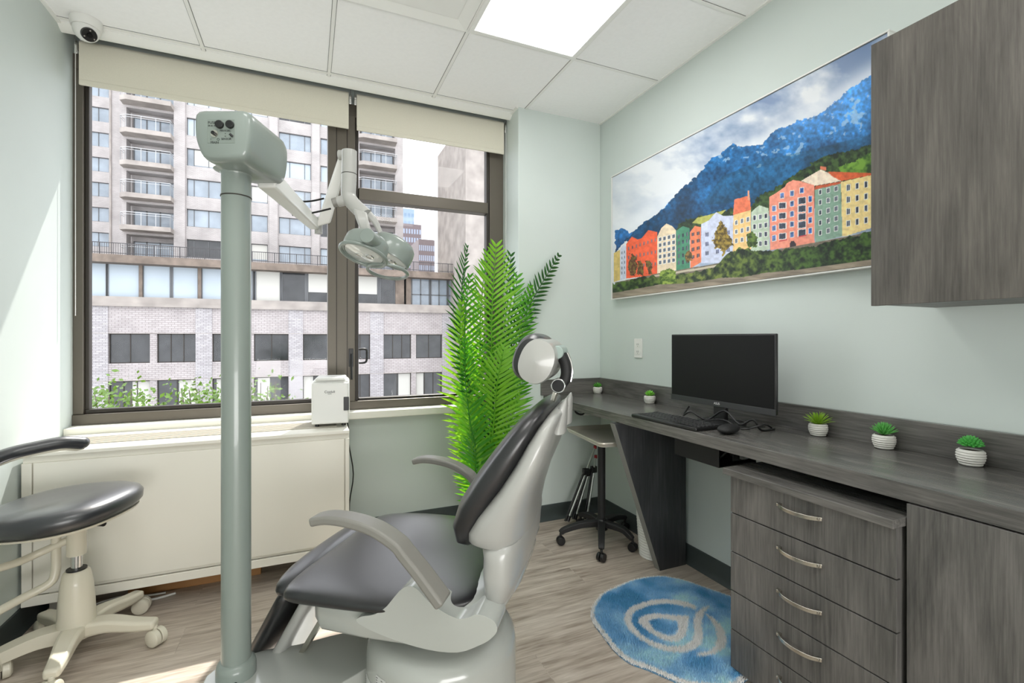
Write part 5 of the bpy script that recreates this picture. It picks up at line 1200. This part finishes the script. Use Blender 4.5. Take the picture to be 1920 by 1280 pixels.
for i, (h, pn_, r) in enumerate(wl):
    if h[2]+GZ < 4: continue
    k = rj.random(); window(tw_, h, .18, pn_, M_WINB if k < .62 else M_SHADE if k < .85 else M_WIND, M_WFR, ((pn_[0], 1, 1, .1) if k < .3 else None))
for h in bal:
    if h[2]+GZ < 2: continue
    x0, x1, z0, z1 = h; b = nb(); t = .06
    box(b, x0+.3, x1-.1, 1.0, 1.1, z0, z0+.1); box(b, x0+.3, x1-.1, 1.0, 1.1, z1-.55, z1-.45)
    for q_ in (0, .3, .62, 1): xx = x0+.3+(x1-x0-.4)*q_; box(b, xx-.05, xx+.05, 1.0, 1.1, z0, z1-.45)
    f_ = link('window', b, M_WFR, tw_, smooth=False)
    b = nb(); box(b, x0+.3, x1-.1, 1.04, 1.06, z0, z1-.45); link('pane', b, M_WINB, f_, smooth=False)
    b = nb(); prism(b, [(x0-.25, 1.2), (x0-.25, -.9), (x0+.3, -1.3), (x1, -1.3), (x1+.05, 1.2)], 'z', z0-.42, z0); s_ = link('balcony_slab', b, M_CONC, tw_, smooth=False)
    b = nb()
    rp = [(x0-.2, .0), (x0-.2, -.85), (x0+.32, -1.25), (x1-.05, -1.25), (x1-.05, .0)]
    for (a0_, a1_), (b0_, b1_) in zip(rp, rp[1:]):
        cyl(b, (a0_, a1_, z0+1.15), (b0_, b1_, z0+1.15), .03, n=6); cyl(b, (a0_, a1_, z0+.95), (b0_, b1_, z0+.95), .02, n=6)
        m_ = max(1, int(math.hypot(b0_-a0_, b1_-a1_)/.9))
        for q_ in range(m_+1): xx, yy_ = a0_+(b0_-a0_)*q_/m_, a1_+(b1_-a1_)*q_/m_; cyl(b, (xx, yy_, z0), (xx, yy_, z0+1.15), .022, n=6)
    link('balcony_railing', b, M_RAILW, s_, smooth=False)
# --- wing further back on the left ---
YL = 67.0
lw = thing('apartment_wing', 'recessed left wing of paired windows beside the balcony tower', 'building', (0, YL, GZ))
fL = Z_(180, 198.5, YL)-Z_(180, 245.5, YL); holes = []
for r in range(-3, 8):
    zt_ = Z_(171.7, 198.5, YL)-r*fL; holes.append((X_(150, YL), X_(204, YL), zt_-fL*.57-GZ, zt_-GZ))
TZ2 = 52.0
b = nb(); wall_holes(b, X_(100, YL), X_(232, YL), 0, TZ2-GZ, holes, 0, .3); box(b, X_(100, YL), X_(232, YL), .35, 10, 0, TZ2-GZ); link('wall', b, M_BR2, lw, smooth=False)
b = nb(); box(b, X_(150, YL), X_(206, YL), -.05, .02, 20, TZ2-GZ) if False else box(b, X_(206, YL), X_(209, YL), -.1, .05, 0, TZ2-GZ); link('quoin', b, M_CONC, lw, smooth=False)
for h in holes:
    if h[2]+GZ > 5: window(lw, h, .15, (.25, .62), M_WINB, M_WFR)
# --- far towers ---
def tower(name, lab, Y, xa, xb_, ytop, c, c2, nx, step=None, rows=30):
    t = thing(name, lab, 'building', (X_((xa+xb_)/2, Y), Y, GZ)); x0, x1 = X_(xa, Y)-t.location.x, X_(xb_, Y)-t.location.x; z1 = Z_((xa+xb_)/2, ytop, Y)-GZ
    b = nb(); box(b, x0, x1, 0, 14, 0, z1); m = mat(name+'_facade', c, .6)
    link('wall', b, m, t, smooth=False)
    b = nb(); w_ = (x1-x0)/nx; fh = 3.4
    for j in range(rows):
        z = z1-2-j*fh
        if z < 12: break
        for i in range(nx): box(b, x0+w_*(i+.18), x0+w_*(i+.82), -.06, .02, z-1.9, z)
    o = link('window_grid', b, mat(name+'_glass', c2, .15, spec=.6), t, smooth=False); o['kind'] = 'stuff'; return t
tower('glass_tower', 'distant pale blue glass tower right of the apartment tower', 210, 750, 777, 391, (128, 146, 162), (108, 130, 152), 4)
tower('brown_tower', 'distant reddish brown stepped tower below the blue glass tower', 190, 755, 790, 420, (98, 86, 88), (128, 136, 152), 7)
tower('brown_tower', 'distant wider brown tower standing lowest in the window gap', 160, 785, 815, 449, (94, 82, 82), (126, 132, 146), 8)
tower('slender_tower', 'distant pale tower with blue windows next to the concrete wall', 110, 860, 925, 270, (172, 170, 174), (128, 150, 176), 5, rows=60)
rb = thing('concrete_building', 'blank weathered concrete building at the right edge of the window', 'building', (X_(873, 41), 41, GZ))
b = nb(); box(b, 0, 9, 0, 10, 0, 34); link('wall', b, M_CONC, rb, smooth=False)
b = nb(); prism(b, [(-.3, 31.5), (.2, 31.5), (3.2, 34.2), (2.9, 34.5)], 'y', -.8, .2); link('fire_escape_rail', b, M_RAIL, rb, smooth=False)
# --- street trees in young leaf ---
M_TL = leaf_mat('young_tree_leaf', (86, 116, 42), .2, .3, (100, 130, 40)); M_TB = mat('tree_bark', (92, 84, 72), .9)
def tree(px_, ytop, Y, rad, n, lab, sparse=False, seed=1):
    R_ = random.Random(seed); c = atY(px_, ytop, Y); t = thing('street_tree', lab, 'tree', (c.x, Y, GZ), 0, 'trees in young leaf along the street'); top_ = c.z-GZ
    b = nb(); tube(b, [(0, 0, 0), (.1, .1, top_*.4), (0, 0, top_*.75)], .2, n=8, radii=(.22, .10)); tips = []
    for k in range(34):
        a = R_.uniform(0, 2*PI); e_ = R_.uniform(.25, 1.2); r = rad*R_.uniform(.5, 1); p0_ = Vector((0, 0, top_*R_.uniform(.5, .75))); tip = Vector((math.cos(a)*r*math.sin(e_), math.sin(a)*r*.6*math.sin(e_), min(top_*R_.uniform(.86, 1.0), top_)))
        mid = p0_.lerp(tip, .5)+Vector((0, 0, -.3)); tube(b, [p0_, mid, tip], .03, n=5, k=3, radii=(.05, .010)); tips += [mid.lerp(tip, q_) for q_ in (.3, .5, .7, .85, 1)]
    link('trunk', b, M_TB, t)
    V_, F_ = [], []
    for k in range(n):
        p = R_.choice(tips)+Vector((R_.gauss(0, .30), R_.gauss(0, .30), R_.gauss(-.05, .22))); s_ = R_.uniform(.045, .09)
        u = Vector((R_.gauss(0, 1), R_.gauss(0, 1), R_.gauss(0, 1))).normalized(); v_ = u.orthogonal().normalized()
        k0 = len(V_); V_ += [tuple(p+u*s_), tuple(p+v_*s_*.6), tuple(p-u*s_), tuple(p-v_*s_*.6)]; F_.append((k0, k0+1, k0+2, k0+3))
    o = pymesh('foliage', V_, F_, M_TL, t)
tree(255, 722, 14.5, 3.0, 6500, 'leafy young green tree outside the left window pane', seed=3)
tree(395, 722, 16.5, 2.4, 2600, 'thinner green tree behind the lamp pole', seed=5)
tree(485, 716, 15.5, 1.6, 900, 'sparse budding tree right of the lamp pole', seed=9)
